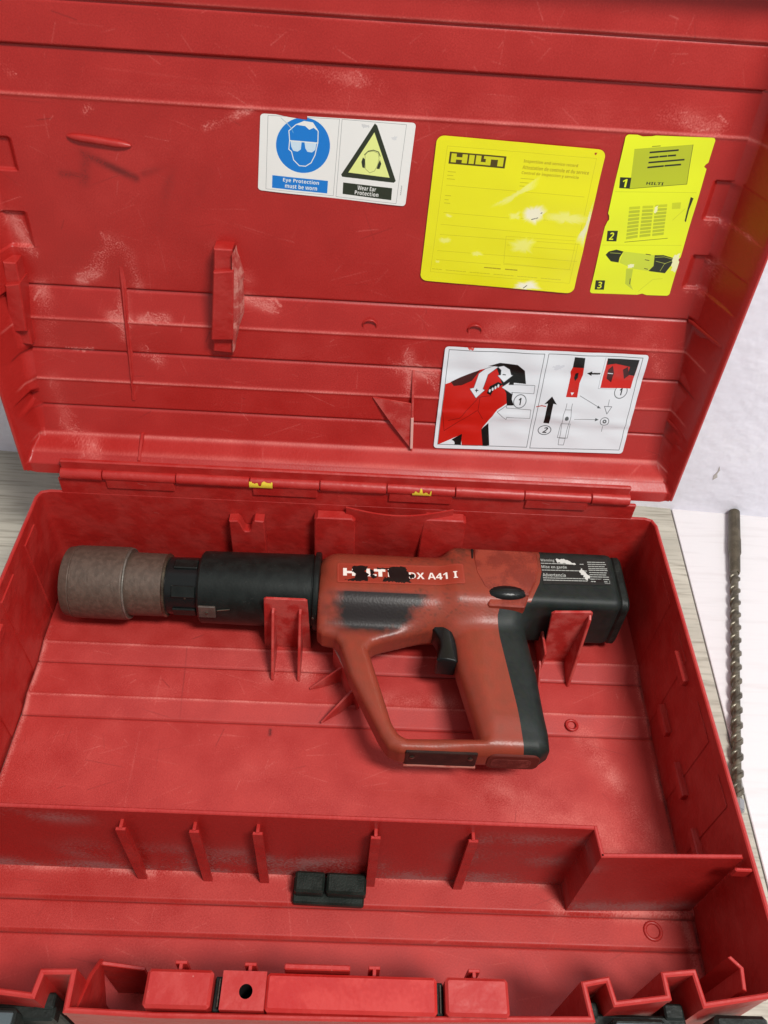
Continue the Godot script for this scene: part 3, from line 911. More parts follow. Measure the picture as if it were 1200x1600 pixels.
	for j in nv:
		var v := 0.003 + 0.381 * j / (nv - 1)
		var prof := soft(LIDP, maxf(v, 0.0135), 0.0009)
		for e in [0.0516, 0.0997, 0.1501, 0.3097, 0.3356]:
			prof -= 0.0013 * exp(-pow((v - e) / 0.0009, 2))
		for e in [0.0273, 0.0755, 0.1256, 0.2818, 0.0205]:
			prof += 0.0007 * exp(-pow((v - e) / 0.0011, 2))
		var x0 := soft(LIDX, v, 0.0008)
		for i in nx:
			var x := -0.268 + 0.536 * i / (nx - 1)
			var w := absf(x)
			# corners reach below the hinge line, with rounded ends
			var low := 0.0126
			if x < -0.2362 or x > 0.2310:
				low = 0.0036
				var e := (w - 0.2575) / 0.0105
				if e > 0.0:
					low += 0.0105 * (1.0 - sqrt(maxf(0.0, 1.0 - e * e)))
			var nw := -0.045 + 0.041 * clampf((w - x0) / (0.2632 - x0), -0.3, 1.0)
			if w > 0.2632 and v < 0.376:
				nw = -0.004 if w < 0.2646 else -0.0005
			var a := maxf(prof, nw)
			var k := 0.0035
			var h := maxf(k - absf(prof - nw), 0.0) / k
			var n := a + h * h * k * 0.25
			if v > 0.17 and w > 0.23:
				for r in pockets:
					n -= 0.0026 * pocket(x, v, r)
			g[j * nx + i] = Vector3(x, maxf(v, low), n)
	var vs := PackedVector3Array()
	var ns := PackedVector3Array()
	var uvs := PackedVector2Array()
	var ix := PackedInt32Array()
	for j in nv:
		for i in nx:
			var p := g[j * nx + i]
			var dx := g[j * nx + mini(i + 1, nx - 1)] - g[j * nx + maxi(i - 1, 0)]
			var dv := g[mini(j + 1, nv - 1) * nx + i] - g[maxi(j - 1, 0) * nx + i]
			var nn := dx.cross(dv)
			vs.append(p)
			ns.append(nn.normalized() if nn.length() > 1e-12 else Vector3(0, 0, 1))
			uvs.append(wear.uv(Vector2(p.x, p.y)))
	for j in nv - 1:
		for i in nx - 1:
			var a := j * nx + i
			if g[a].y >= g[a + nx].y and g[a + 1].y >= g[a + nx + 1].y:
				continue
			ix.append_array(PackedInt32Array([a, a + nx, a + 1, a + 1, a + nx, a + nx + 1]))
	# the back of the sheet, coarser
	var step := 6
	var off := vs.size()
	var bi := []
	var i0 := 0
	while i0 < nx:
		bi.append(i0)
		i0 += step
	bi.append(nx - 1)
	var bj := []
	i0 = 0
	while i0 < nv:
		bj.append(i0)
		i0 += step
	for j in bj:
		for i in bi:
			var p := g[j * nx + i]
			vs.append(p - Vector3(0, 0, 0.0028))
			ns.append(-ns[j * nx + i])
			uvs.append(wear.uv(Vector2(p.x, p.y)))
	for j in bj.size() - 1:
		for i in bi.size() - 1:
			var a := off + j * bi.size() + i
			if vs[a].y >= vs[a + bi.size()].y and vs[a + 1].y >= vs[a + bi.size() + 1].y:
				continue
			ix.append_array(PackedInt32Array([a, a + 1, a + bi.size(), a + 1, a + bi.size() + 1, a + bi.size()]))
	var arr := []
	arr.resize(Mesh.ARRAY_MAX)
	arr[Mesh.ARRAY_VERTEX] = vs
	arr[Mesh.ARRAY_NORMAL] = ns
	arr[Mesh.ARRAY_TEX_UV] = uvs
	arr[Mesh.ARRAY_INDEX] = ix
	var m := ArrayMesh.new()
	m.add_surface_from_arrays(Mesh.PRIMITIVE_TRIANGLES, arr)
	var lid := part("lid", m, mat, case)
	var up := Vector3(0, sin(lid_turn), cos(lid_turn))
	var out := Vector3(0, -cos(lid_turn), sin(lid_turn))
	lid.transform = Transform3D(Basis(Vector3(1, 0, 0), up, out), hinge_at)
	return lid


func lid_details(lid: Node3D) -> void:
	# lip round the lid opening
	var mb := MB.new()
	for s in [-1, 1]:
		mb = MB.new()
		mb.box(Vector3(s * 0.2668, 0.190, -0.0022), Vector3(0.0026, 0.366, 0.0052), 0.0008)
		part("lid_lip", mb.finish(), red_tri, lid)
	# rounded bar on the panel
	mb = MB.new()
	mb.lathe([Vector2(-0.0208, 0.0), Vector2(-0.0200, 0.0010), Vector2(-0.017, 0.0019), Vector2(-0.012, 0.0025), Vector2(0.012, 0.0025), Vector2(0.017, 0.0019), Vector2(0.0200, 0.0010), Vector2(0.0208, 0.0)], 14, Transform3D(Basis(Vector3(0.9955, -0.095, 0), Vector3(0.095, 0.9955, 0), Vector3(0, 0, 1)), Vector3(-0.1738, 0.2562, -0.0445)))
	part("panel_bar", mb.finish(60), red_tri, lid)
	# box posts
	for e in [[-0.1040, -0.0895, 0.192, 0.108, -0.029, -0.0062], [-0.2545, -0.2435, 0.173, 0.106, -0.029, -0.006]]:
		mb = MB.new()
		var slope: float = e[5]
		mb.slab(PackedVector2Array([Vector2(e[0], e[2] - 0.016), Vector2(e[1], e[2] - 0.014), Vector2(e[1] + slope * 0.7, e[3] + 0.014), Vector2(e[0] + slope, e[3] + 0.013)]), -0.050, -0.0285, 0.0008, Transform3D(Basis(Vector3(1, 0, 0), Vector3(0, 0, 1), Vector3(0, 1, 0)), Vector3.ZERO))
		mb.slab(PackedVector2Array([Vector2(e[0] + 0.001, e[2]), Vector2(e[1] - 0.0005, e[2]), Vector2(e[1] + slope * 0.8, e[3]), Vector2(e[0] + slope, e[3] + 0.001)]), -0.050, -0.0325, 0.0008, Transform3D(Basis(Vector3(1, 0, 0), Vector3(0, 0, 1), Vector3(0, 1, 0)), Vector3.ZERO))
		var post := part("lid_post", mb.finish(), red_tri, lid)
		if e[0] > -0.2:
			# torn whitened flank
			mb = MB.new()
			mb.begin()
			var rng := RandomNumberGenerator.new()
			rng.seed = 3
			var last := []
			for k in 15:
				var t := k / 14.0
				var bx := lerpf(e[1], e[1] + slope * 0.8, t)
				var v := lerpf(e[2] - 0.002, e[3] + 0.002, t)
				var wide := sin(PI * clampf(t, 0.02, 0.98)) * 0.0075 * rng.randf_range(0.75, 1.1)
				var row := [Vector3(bx - 0.0006, v, -0.0300), Vector3(bx + wide * 0.55, v + rng.randf_range(-0.001, 0.001), -0.0335 + rng.randf_range(-0.0012, 0.0012)), Vector3(bx + wide, v, -0.0425), Vector3(bx + wide, v, -0.047), Vector3(bx - 0.0006, v, -0.047)]
				if last:
					for q in 4:
						mb.quad(last[q], last[q + 1], row[q + 1], row[q])
				last = row
			mb.close()
			part("torn_flank", mb.finish(20), mottled(Color(0.64, 0.22, 0.20), Color(0.76, 0.50, 0.46), 256, 16.0, 5, 0.6, 0, 0.3, 0.02), lid)
	# tall thin rib with a whitened foot, and the small fin below it
	mb = MB.new()
	var thin := Transform3D(Basis(Vector3(0, 1, 0), Vector3(1, 0.036, 0), Vector3(0, 0, 1)), Vector3.ZERO)   # poly (v, n), height x
	mb.slab(PackedVector2Array([Vector2(0.058, -0.0325), Vector2(0.073, -0.0318), Vector2(0.100, -0.0362), Vector2(0.126, -0.0380), Vector2(0.150, -0.0420), Vector2(0.164, -0.0445), Vector2(0.166, -0.048), Vector2(0.060, -0.048)]), -0.0007, 0.0007, 0.0002, Transform3D(Basis(Vector3(0.036, 1, 0), Vector3(1, -0.036, 0), Vector3(0, 0, 1)), Vector3(-0.1802, 0, 0)))
	mb.slab(PackedVector2Array([Vector2(0.060, -0.0315), Vector2(0.100, -0.0376), Vector2(0.126, -0.0395), Vector2(0.150, -0.0430), Vector2(0.168, -0.0448), Vector2(0.168, -0.048), Vector2(0.062, -0.048)]), -0.0022, 0.0022, 0.0012, Transform3D(Basis(Vector3(0.036, 1, 0), Vector3(1, -0.036, 0), Vector3(0, 0, 1)), Vector3(-0.1802, 0, 0)))
	part("lid_rib", mb.finish(), red_tri, lid)
	mb = MB.new()
	mb.slab(PackedVector2Array([Vector2(0.010, -0.008), Vector2(0.013, -0.0045), Vector2(0.019, -0.0065), Vector2(0.031, -0.0250), Vector2(0.031, -0.031), Vector2(0.010, -0.012)]), -0.0012, 0.0012, 0.0004, Transform3D(Basis(Vector3(0, 1, 0), Vector3(1, 0, 0), Vector3(0, 0, 1)), Vector3(-0.1742, 0, 0)))
	part("lid_fin", mb.finish(), red_tri, lid)
	# torn triangular stiffener
	mb = MB.new()
	mb.slab(PackedVector2Array([Vector2(0.024, -0.0260), Vector2(0.032, -0.0238), Vector2(0.072, -0.0280), Vector2(0.084, -0.0330), Vector2(0.098, -0.0375), Vector2(0.098, -0.043), Vector2(0.024, -0.036)]), -0.0009, 0.0009, 0.0003, Transform3D(Basis(Vector3(-0.05, 1, 0), Vector3(1, 0.05, 0), Vector3(0, 0, 1)), Vector3(0.0494, 0, 0)))
	mb.begin()
	var fa := Vector3(0.0138, 0.0740, -0.0325)
	var fb := Vector3(0.0462, 0.0720, -0.0285)
	var fc := Vector3(0.0478, 0.0300, -0.0245)
	var fd := Vector3(0.0305, 0.0520, -0.0275)
	var dn := Vector3(0, 0, -0.0014)
	for q in [[fa, fb, fd], [fb, fc, fd]]:
		mb.tri(q[0], q[1], q[2])
		mb.tri(q[0] + dn, q[2] + dn, q[1] + dn)
	for q in [[fa, fd], [fd, fc], [fc, fb], [fb, fa]]:
		mb.quad(q[0], q[1], q[1] + dn, q[0] + dn)
	mb.close()
	part("torn_stiffener", mb.finish(), mottled(RED.lerp(PALE, 0.15), RED.lerp(PALE, 0.6), 256, 9.0, 27, 0.45, 0.0, 0.15, 0.02, 0.3), lid)
	mb = MB.new()
	mb.slab(PackedVector2Array([Vector2(0.0315, -0.0230), Vector2(0.060, -0.0260), Vector2(0.060, -0.0280), Vector2(0.0315, -0.0255)]), -0.0011, 0.0011, 0.0003, Transform3D(Basis(Vector3(-0.05, 1, 0), Vector3(1, 0.05, 0), Vector3(0, 0, 1)), Vector3(0.0494, 0, 0)))
	part("whitened_edge", mb.finish(), plain_mat(Color(0.85, 0.66, 0.62), 0.6, 0, 0.2), lid)
	# wedges on the side walls
	for e in [[-0.2630, 0.083, -1.0], [0.2600, 0.0665, 1.0], [0.2585, 0.151, 1.0]]:
		mb = MB.new()
		var ss: float = e[2]
		mb.slab(PackedVector2Array([Vector2(e[0] - ss * 0.010, -0.044), Vector2(e[0] + ss * 0.004, -0.006), Vector2(e[0] + ss * 0.006, -0.044)]), e[1] - 0.0012, e[1] + 0.0012, 0.0005, Transform3D(Basis(Vector3(1, 0, 0), Vector3(0, 1, 0), Vector3(0, 0, 1)), Vector3.ZERO))
		part("side_wedge", mb.finish(), red_tri, lid)
	# moulded marks
	for e in [[0.0085, 0.1335, -0.0398], [0.0885, 0.1340, -0.0398]]:
		mb = MB.new()
		mb.torus(0.0052, 0.0007, Transform3D(Basis(Vector3(1, 0, 0), Vector3(0, 0, 1), Vector3(0, -1, 0)).rotated(Vector3(1, 0, 0), 0.24), Vector3(e[0], e[1], e[2] - 0.0016)))
		part("moulded_ring", mb.finish(60), red_tri, lid)


# a printed sheet on the lid: corners in lid coordinates, height above the panel given by a function of (s, t)
func sheet(called: String, label: String, lid: Node3D, tl: Vector2, tr: Vector2, br: Vector2, bl: Vector2, height: Callable, tex: Texture2D, rough: float) -> void:
	var nx := 40
	var ny := 26
	var vs := PackedVector3Array()
	var uvs := PackedVector2Array()
	var ix := PackedInt32Array()
	for j in ny + 1:
		for i in nx + 1:
			var s := float(i) / nx
			var t := float(j) / ny
			var p := tl.lerp(tr, s).lerp(bl.lerp(br, s), t)
			vs.append(Vector3(p.x, p.y, height.call(s, t, p.y)))
			uvs.append(Vector2(s, t))
	var ns := PackedVector3Array()
	for j in ny + 1:
		for i in nx + 1:
			var dx := vs[j * (nx + 1) + mini(i + 1, nx)] - vs[j * (nx + 1) + maxi(i - 1, 0)]
			var dy := vs[maxi(j - 1, 0) * (nx + 1) + i] - vs[mini(j + 1, ny) * (nx + 1) + i]
			ns.append(dx.cross(dy).normalized())
	for j in ny:
		for i in nx:
			var a := j * (nx + 1) + i
			ix.append_array(PackedInt32Array([a, a + 1, a + nx + 1, a + 1, a + nx + 2, a + nx + 1]))
	var arr := []
	arr.resize(Mesh.ARRAY_MAX)
	arr[Mesh.ARRAY_VERTEX] = vs
	arr[Mesh.ARRAY_NORMAL] = ns
	arr[Mesh.ARRAY_TEX_UV] = uvs
	arr[Mesh.ARRAY_INDEX] = ix
	var m := ArrayMesh.new()
	m.add_surface_from_arrays(Mesh.PRIMITIVE_TRIANGLES, arr)
	var mat := StandardMaterial3D.new()
	mat.albedo_texture = tex
	mat.texture_repeat = false
	mat.transparency = BaseMaterial3D.TRANSPARENCY_ALPHA_SCISSOR
	mat.alpha_scissor_threshold = 0.5
	mat.roughness = rough
	part(called, m, mat, lid, label)


# rounded corners and torn bits cut out of a printed sheet
func corners(im: Image, r: float) -> void:
	var w := im.get_width()
	var h := im.get_height()
	for y in int(r):
		var d := int(r - sqrt(maxf(0.0, r * r - (r - y) * (r - y))))
		for yy in [y, h - 1 - y]:
			im.fill_rect(Rect2i(0, yy, d, 1), Color(0, 0, 0, 0))
			im.fill_rect(Rect2i(w - d, yy, d, 1), Color(0, 0, 0, 0))


func blot(im: Image, pts: Array, c: Color, wob: float, seed_: int, k: float) -> void:
	# an outline roughened by noise
	var rng := RandomNumberGenerator.new()
	rng.seed = seed_
	var out := []
	var n := pts.size() / 2
	for i in n:
		var j := (i + 1) % n
		for q in 6:
			var t := q / 6.0
			out.append((lerpf(pts[2 * i], pts[2 * j], t) + rng.randf_range(-wob, wob)) * k)
			out.append((lerpf(pts[2 * i + 1], pts[2 * j + 1], t) + rng.randf_range(-wob, wob)) * k)
	fill(im, out, c)


# a painted spot of glare whose edge fades through two tones
func glare_spot(im: Image, pts: Array, c: Color, under: Color, wob: float, seed_: int, k: float) -> void:
	var mid := Vector2.ZERO
	for i in range(0, pts.size(), 2):
		mid += Vector2(pts[i], pts[i + 1]) / (pts.size() / 2)
	for e in [[1.22, 0.2], [1.12, 0.4], [1.0, 0.65], [0.84, 0.85], [0.68, 1.0]]:
		var q := []
		for i in range(0, pts.size(), 2):
			q.append(mid.x + (pts[i] - mid.x) * e[0])
			q.append(mid.y + (pts[i + 1] - mid.y) * e[0])
		blot(im, q, under.lerp(c, e[1]), wob, seed_, k)


func stickers(lid: Node3D) -> void:
	var clear := Color(0, 0, 0, 0)
	# --- eye and ear protection sign
	var im := Image.create(2000, 1040, false, Image.FORMAT_RGBA8)
	var white := Color(0.90, 0.905, 0.89)
	im.fill(white)
	var grey := Color(0.45, 0.47, 0.47)
	var blue := Color(0.06, 0.47, 0.80)
	var ink := Color(0.16, 0.19, 0.13)
	stroke(im, scaled([49, 10, 507, 6, 507, 505, 53, 505], 2), 4, grey, true)
	stroke(im, scaled([524, 6, 940, 14, 936, 508, 526, 508], 2), 4, grey, true)
	fill(im, ellipse(568, 378, 352, 360), blue)
	var head := scaled([195, 158, 187, 99, 231, 57, 281, 34, 338, 40, 376, 90, 379, 163, 366, 244, 344, 296, 309, 322, 267, 322, 228, 287, 211, 232, 193, 219], 2)
	stroke(im, head, 12, white, true)
	fill(im, scaled([231, 57, 281, 30, 338, 36, 372, 88, 345, 70, 318, 84, 290, 62, 258, 60], 2), white)
	fill(im, scaled([200, 163, 274, 164, 271, 214, 250, 230, 222, 226, 208, 202], 2), Color(0.78, 0.86, 0.92))
	fill(im, scaled([292, 165, 371, 162, 366, 209, 345, 228, 315, 226, 300, 204], 2), Color(0.78, 0.86, 0.92))
	stroke(im, scaled([196, 162, 375, 164], 2), 14, white)
	fill(im, scaled([93, 404, 464, 407, 465, 493, 94, 492], 2), blue)
	text(im, "Eye Protection", 330, 826, 480, 70, white)
	text(im, "must be worn", 360, 902, 430, 62, white)
	fill(im, scaled([736, 18, 752, 30, 915, 362, 904, 374, 556, 370, 548, 356], 2), ink)
	fill(im, scaled([739, 72, 872, 345, 594, 338], 2), Color(0.88, 0.92, 0.56))
	stroke(im, scaled([690, 215, 712, 190, 745, 181, 780, 190, 793, 215], 2), 10, ink)
	stroke(im, scaled([696, 250, 694, 215, 710, 195, 745, 188, 778, 198, 788, 230, 782, 272, 766, 312, 735, 326, 706, 304], 2), 6, Color(0.55, 0.58, 0.35), true)
	fill(im, scaled([681, 232, 697, 244, 700, 300, 684, 296, 674, 262], 2), ink)
	fill(im, scaled([794, 238, 806, 262, 798, 296, 778, 296, 786, 262], 2), ink)
	fill(im, scaled([566, 407, 897, 410, 900, 489, 569, 485], 2), ink)
	text(im, "Wear Ear", 1330, 832, 250, 58, white)
	text(im, "Protection", 1300, 898, 320, 58, white)
	# torn upper edge and a scratch
	fill(im, scaled([100, 0, 250, 0, 270, 20, 180, 12], 2), clear)
	fill(im, scaled([248, 0, 300, 0, 300, 22, 262, 20], 2), clear)
	stroke(im, scaled([132, 20, 172, 52, 200, 80], 2), 9, Color(0.72, 0.76, 0.76))
	stroke(im, scaled([200, 80, 216, 110], 2), 6, Color(0.5, 0.72, 0.86))
	for i in 9:
		stroke(im, [1912 + (i % 2) * 5, 780 + i * 14, 1922, 786 + i * 14], 6, grey)
	blot(im, [645, 30, 700, 25, 705, 45, 660, 50], Color(0.80, 0.81, 0.81), 6, 4, 2.0)
	blot(im, [850, 90, 890, 88, 880, 110, 855, 112], Color(0.83, 0.84, 0.84), 6, 5, 2.0)
	corners(im, 44)
	sheet("warning_sticker", "white sticker with blue eye protection sign and ear protection triangle", lid, Vector2(-0.0677, 0.2792), Vector2(0.0319, 0.2792), Vector2(0.0288, 0.2249), Vector2(-0.0717, 0.2302), func(s, t, _v): return -0.0446 + 0.0004 * sin(s * 9.0) * t, shrink(im), 0.38)
	# --- large yellow record sheet
	im = Image.create(2000, 1920, false, Image.FORMAT_RGBA8)
	var yel := Color(0.90, 0.89, 0.10)
	im.fill(yel)
	var faint := Color(0.66, 0.60, 0.08)
	var dim := Color(0.76, 0.73, 0.08)
	var n0 := noise(201, 0.004, 3)
	var glare_tint := Color(0.92, 0.92, 0.45)
	logo(im, 172, 182, 672, 146, Color(0.30, 0.25, 0.06), Color(0.80, 0.80, 0.10))
	stroke(im, scaled([67, 59, 953, 55, 962, 888, 60, 891], 2), 4, dim, true)
	text(im, "Inspection and service record", 1056, 196, 650, 50, faint)
	text(im, "Attestation de controle et du service", 1056, 268, 800, 48, faint)
	text(im, "Control de inspeccion y servicio", 1056, 340, 690, 48, faint)
	for e in [[90, 298, 931, 295], [95, 474, 514, 473], [88, 554, 968, 561], [91, 623, 968, 608], [87, 736, 977, 726], [517, 470, 960, 462], [517, 655, 950, 650], [90, 800, 500, 798], [517, 792, 950, 790]]:
		stroke(im, scaled(e, 2), 5, dim)
	for e in [[90, 213, 58], [90, 236, 40], [90, 258, 55], [93, 363, 38], [93, 390, 34], [93, 412, 38], [530, 215, 110], [530, 240, 80], [530, 262, 100]]:
		for q in int(e[2] / 12.0):
			stroke(im, [e[0] * 2 + q * 24, e[1] * 2, e[0] * 2 + q * 24 + 17, e[1] * 2], 9, dim)
	for q in 8:
		if q != 4:
			stroke(im, [800 + q * 54, 1652, 800 + q * 54 + 40, 1652], 16, faint)
	for q in 38:
		if q % 7 != 3:
			stroke(im, [140 + q * 44, 1738, 140 + q * 44 + 32, 1738], 9, dim)
	stroke(im, scaled([502, 595, 942, 587, 942, 791, 517, 784], 2), 4, dim, true)
	# white glare painted as pale spots on the worn sheet
	glare_spot(im, [387, 407, 460, 339, 535, 289, 623, 206, 615, 270, 549, 309, 486, 370], glare_tint, yel, 9, 1, 2.0)
	glare_spot(im, [500, 452, 560, 425, 560, 475, 515, 482], glare_tint, yel, 9, 11, 2.0)
	glare_spot(im, [580, 434, 616, 391, 700, 381, 721, 440, 657, 499, 600, 480], Color(0.93, 0.92, 0.80), yel, 11, 2, 2.0)
	glare_spot(im, [730, 430, 830, 402, 975, 425, 970, 460, 860, 470, 760, 470], glare_tint, yel, 12, 3, 2.0)
	glare_spot(im, [545, 620, 640, 600, 690, 630, 670, 690, 560, 690], glare_tint, yel, 14, 6, 2.0)
	glare_spot(im, [604, 958, 643, 908, 729, 893, 779, 951, 709, 958, 652, 956], Color(0.94, 0.93, 0.82), yel, 8, 7, 2.0)
	glare_spot(im, [948, 575, 985, 421, 999, 330, 999, 604], Color(0.90, 0.90, 0.70), yel, 8, 8, 2.0)
	glare_spot(im, [300, 730, 350, 716, 380, 740, 320, 752], glare_tint, yel, 6, 9, 2.0)
	glare_spot(im, [90, 650, 150, 640, 160, 672, 100, 680], glare_tint, yel, 8, 10, 2.0)
	glare_spot(im, [110, 480, 150, 492, 145, 505, 112, 498], glare_tint, yel, 4, 12, 2.0)
	glare_spot(im, [85, 806, 110, 806, 108, 822, 88, 820], glare_tint, yel, 3, 13, 2.0)
	for e in [[640, 470, 662, 462], [668, 460, 676, 456], [690, 425, 696, 420], [672, 950, 690, 930]]:
		stroke(im, scaled(e, 2), 9, Color(0.12, 0.12, 0.1))
	blot(im, [935, 22, 948, 20, 946, 36, 936, 35], Color(0.62, 0.2, 0.12), 2, 14, 2.0)
	corners(im, 90)
	sheet("record_sticker", "large worn yellow service record sticker with block logo", lid, Vector2(0.0461, 0.2729), Vector2(0.1574, 0.2700), Vector2(0.1573, 0.1674), Vector2(0.0435, 0.1712), func(s, t, _v): return -0.0441 + 0.0002 * n0.get_noise_2d(s * 900.0, t * 900.0) + 0.0003 * sin(t * 19.0 + s * 3.0 + 2.0 * sin(s * 5.0)) * s, shrink(im), 0.22)
	# --- yellow strip with three pictures
	im = Image.create(1400, 2680, false, Image.FORMAT_RGBA8)
	var lime := Color(0.89, 0.93, 0.14)
	im.fill(lime)
	var olive := Color(0.71, 0.76, 0.14)
	var soot := Color(0.13, 0.15, 0.08)
	fill(im, scaled([91, 107, 538, 58, 577, 362, 130, 415], 2), olive)
	stroke(im, scaled([91, 107, 538, 58], 2), 5, Color(0.6, 0.66, 0.1))
	stroke(im, scaled([538, 58, 577, 362, 130, 415], 2), 7, Color(0.25, 0.28, 0.1))
	for e in [[220, 127, 432, 102], [227, 166, 290, 158], [305, 156, 355, 150], [370, 148, 423, 142], [232, 205, 499, 173], [234, 243, 350, 228], [366, 226, 483, 212]]:
		stroke(im, scaled(e, 2), 26, soot)
	stroke(im, scaled([225, 82, 285, 75], 2), 14, Color(0.55, 0.58, 0.12))
	text(im, "HILTI", 506, 712, 276, 44, soot)
	var nb := [[[32, 327, 122, 328, 129, 415, 44, 413], "1"], [[30, 769, 117, 766, 125, 859, 42, 860], "2"], [[27, 1214, 109, 1213, 118, 1303, 37, 1304], "3"]]
	for e in nb:
		fill(im, scaled(e[0], 2), soot)
		var p: Array = e[0]
		text(im, e[1], p[0] * 2 + 56, p[1] * 2 + 26, 72, 130, lime)
	for c in [[161, 560, 247, 551, 295, 827, 203, 848], [267, 548, 354, 542, 398, 811, 311, 826], [368, 536, 464, 527, 506, 795, 414, 811]]:
		for k in 9:
			var a0 := k / 9.0
			var a1 := (k + 0.72) / 9.0
			var l0 := Vector2(c[0], c[1]).lerp(Vector2(c[6], c[7]), a0)
			var r0 := Vector2(c[2], c[3]).lerp(Vector2(c[4], c[5]), a0)
			var l1 := Vector2(c[0], c[1]).lerp(Vector2(c[6], c[7]), a1)
			var r1 := Vector2(c[2], c[3]).lerp(Vector2(c[4], c[5]), a1)
			fill(im, scaled([l0.x, l0.y, r0.x, r0.y, r1.x, r1.y, l1.x, l1.y], 2), olive if k else Color(0.76, 0.80, 0.12))
	fill(im, scaled([500, 515, 570, 508, 580, 560, 512, 566], 2), Color(0.78, 0.82, 0.12))
	stroke(im, scaled([196, 863, 545, 816], 2), 7, soot)
	fill(im, scaled([637, 462, 662, 472, 654, 567, 659, 674, 646, 663, 640, 567], 2), soot)
	stroke(im, scaled([545, 660, 620, 560], 2), 5, olive)
	stroke(im, scaled([18, 443, 672, 425], 2), 5, olive)
	stroke(im, scaled([15, 895, 676, 872], 2), 5, olive)
	fill(im, scaled([205, 944, 476, 966, 491, 1064, 460, 1113, 323, 1095, 190, 1043], 2), Color(0.78, 0.84, 0.22))
	fill(im, scaled([264, 1098, 323, 1095, 336, 1238, 373, 1297, 290, 1240], 2), Color(0.74, 0.80, 0.20))
	fill(im, scaled([61, 979, 81, 949, 142, 930, 205, 944, 185, 997, 185, 1043, 117, 1035], 2), soot)
	fill(im, scaled([476, 966, 551, 963, 644, 987, 644, 1045, 607, 1129, 460, 1113, 491, 1064], 2), soot)
	for e in [[485, 985, 560, 978, 640, 996], [500, 1020, 590, 1040], [560, 1110, 580, 1040, 640, 1010], [95, 960, 185, 962]]:
		stroke(im, scaled(e, 2), 7, Color(0.75, 0.80, 0.35))
	for e in [[400, 960, 440, 965], [405, 1010, 440, 1015], [420, 1090, 450, 1096]]:
		stroke(im, scaled(e, 2), 12, soot)
	stroke(im, scaled([322, 1190, 330, 1240], 2), 14, Color(0.3, 0.33, 0.1))
	stroke(im, scaled([420, 1310, 520, 1190, 600, 1180], 2), 5, olive)
	blot(im, [262, 1060, 320, 1050, 330, 1080, 280, 1092], Color(0.92, 0.94, 0.75), 6, 21, 2.0)
	blot(im, [365, 560, 392, 540, 398, 590, 376, 610], Color(0.93, 0.94, 0.7), 5, 22, 2.0)
	blot(im, [640, 960, 690, 940, 698, 1120, 650, 1100], Color(0.93, 0.94, 0.72), 8, 23, 2.0)
	# nibbled edges
	fill(im, scaled([0, 620, 14, 640, 20, 672, 10, 690, 0, 735], 2), clear)
	fill(im, scaled([700, 190, 684, 205, 676, 222, 690, 232, 700, 238], 2), clear)
	fill(im, scaled([90, 0, 130, 10, 200, 6, 230, 0], 2), clear)
	fill(im, scaled([420, 1340, 460, 1328, 500, 1340], 2), clear)
	fill(im, scaled([700, 980, 688, 996, 692, 1010, 700, 1016], 2), clear)
	corners(im, 50)
	sheet("picture_strip_sticker", "narrow yellow sticker with three numbered pictures", lid, Vector2(0.1678, 0.2802), Vector2(0.2262, 0.2815), Vector2(0.2285, 0.1696), Vector2(0.1695, 0.1681), func(s, t, _v): return -0.0445 + 0.0003 * sin(t * 17.0 + s * 2.0), shrink(im), 0.38)
	# --- white instruction sheet over the lower steps
	im = Image.create(2000, 960, false, Image.FORMAT_RGBA8)
	var paper := Color(0.86, 0.88, 0.90)
	im.fill(paper)
	var line := Color(0.30, 0.32, 0.33)
	var rd := Color(0.76, 0.115, 0.075)
	var bk := Color(0.06, 0.07, 0.06)
	fill(im, scaled([22, 169, 110, 138, 185, 99, 261, 78, 303, 155, 337, 202, 345, 249, 304, 280, 271, 331, 237, 382, 259, 463, 147, 464, 135, 411, 75, 439, 21, 463], 2), rd)
	fill(im, scaled([221, 80, 278, 64, 368, 71, 408, 97, 425, 156, 364, 153, 367, 229, 383, 258, 347, 259, 334, 202, 303, 155, 261, 78], 2), bk)
	fill(im, scaled([48, 158, 90, 139, 189, 99, 152, 151, 105, 173, 65, 177], 2), Color(0.25, 0.08, 0.06))
	fill(im, scaled([67, 460, 96, 433, 140, 406, 142, 463], 2), bk)
	fill(im, scaled([237, 382, 269, 351, 291, 459, 257, 463], 2), bk)
	fill(im, scaled(ellipse(88, 455, 20, 16), 2), paper)
	stroke(im, scaled([60, 345, 115, 330, 200, 225, 260, 215], 2), 4, Color(0.35, 0.04, 0.03))
	stroke(im, scaled([205, 225, 205, 290, 235, 330], 2), 4, Color(0.35, 0.04, 0.03))
	stroke(im, scaled([25, 300, 45, 395, 200, 290], 2), 4, Color(0.35, 0.04, 0.03))
	fill(im, scaled([236, 205, 246, 171, 283, 150, 312, 160, 268, 185, 257, 213], 2), bk)
	for k in 4:
		fill(im, scaled(ellipse(249 + k * 13, 192 - k * 8, 5, 8), 2), paper)
	for a in [[251, 79, 276, 82, 228, 120, 213, 186, 225, 190, 185, 230, 147, 188, 167, 183, 182, 117, 212, 92], [271, 83, 300, 77, 333, 94, 345, 119, 355, 120, 313, 152, 276, 122, 292, 119, 290, 98], [305, 174, 343, 149, 340, 162, 471, 161, 474, 200, 361, 198, 368, 208], [304, 293, 347, 259, 346, 271, 474, 277, 477, 319, 356, 313, 356, 328]]:
		fill(im, scaled(a, 2), paper)
		stroke(im, scaled(a, 2), 4, line, true)
	text(im, "+", 350, 372, 34, 34, bk)
	stroke(im, [606, 236, 632, 238], 7, bk)
	for c in [[410, 238, "1"], [909, 175, "1"]]:
		fill(im, ellipse(c[0] * 2, c[1] * 2, 66, 66), line)
		fill(im, ellipse(c[0] * 2, c[1] * 2, 59, 59), paper)
		text(im, c[2], c[0] * 2 - 14, c[1] * 2 - 34, 26, 68, bk)
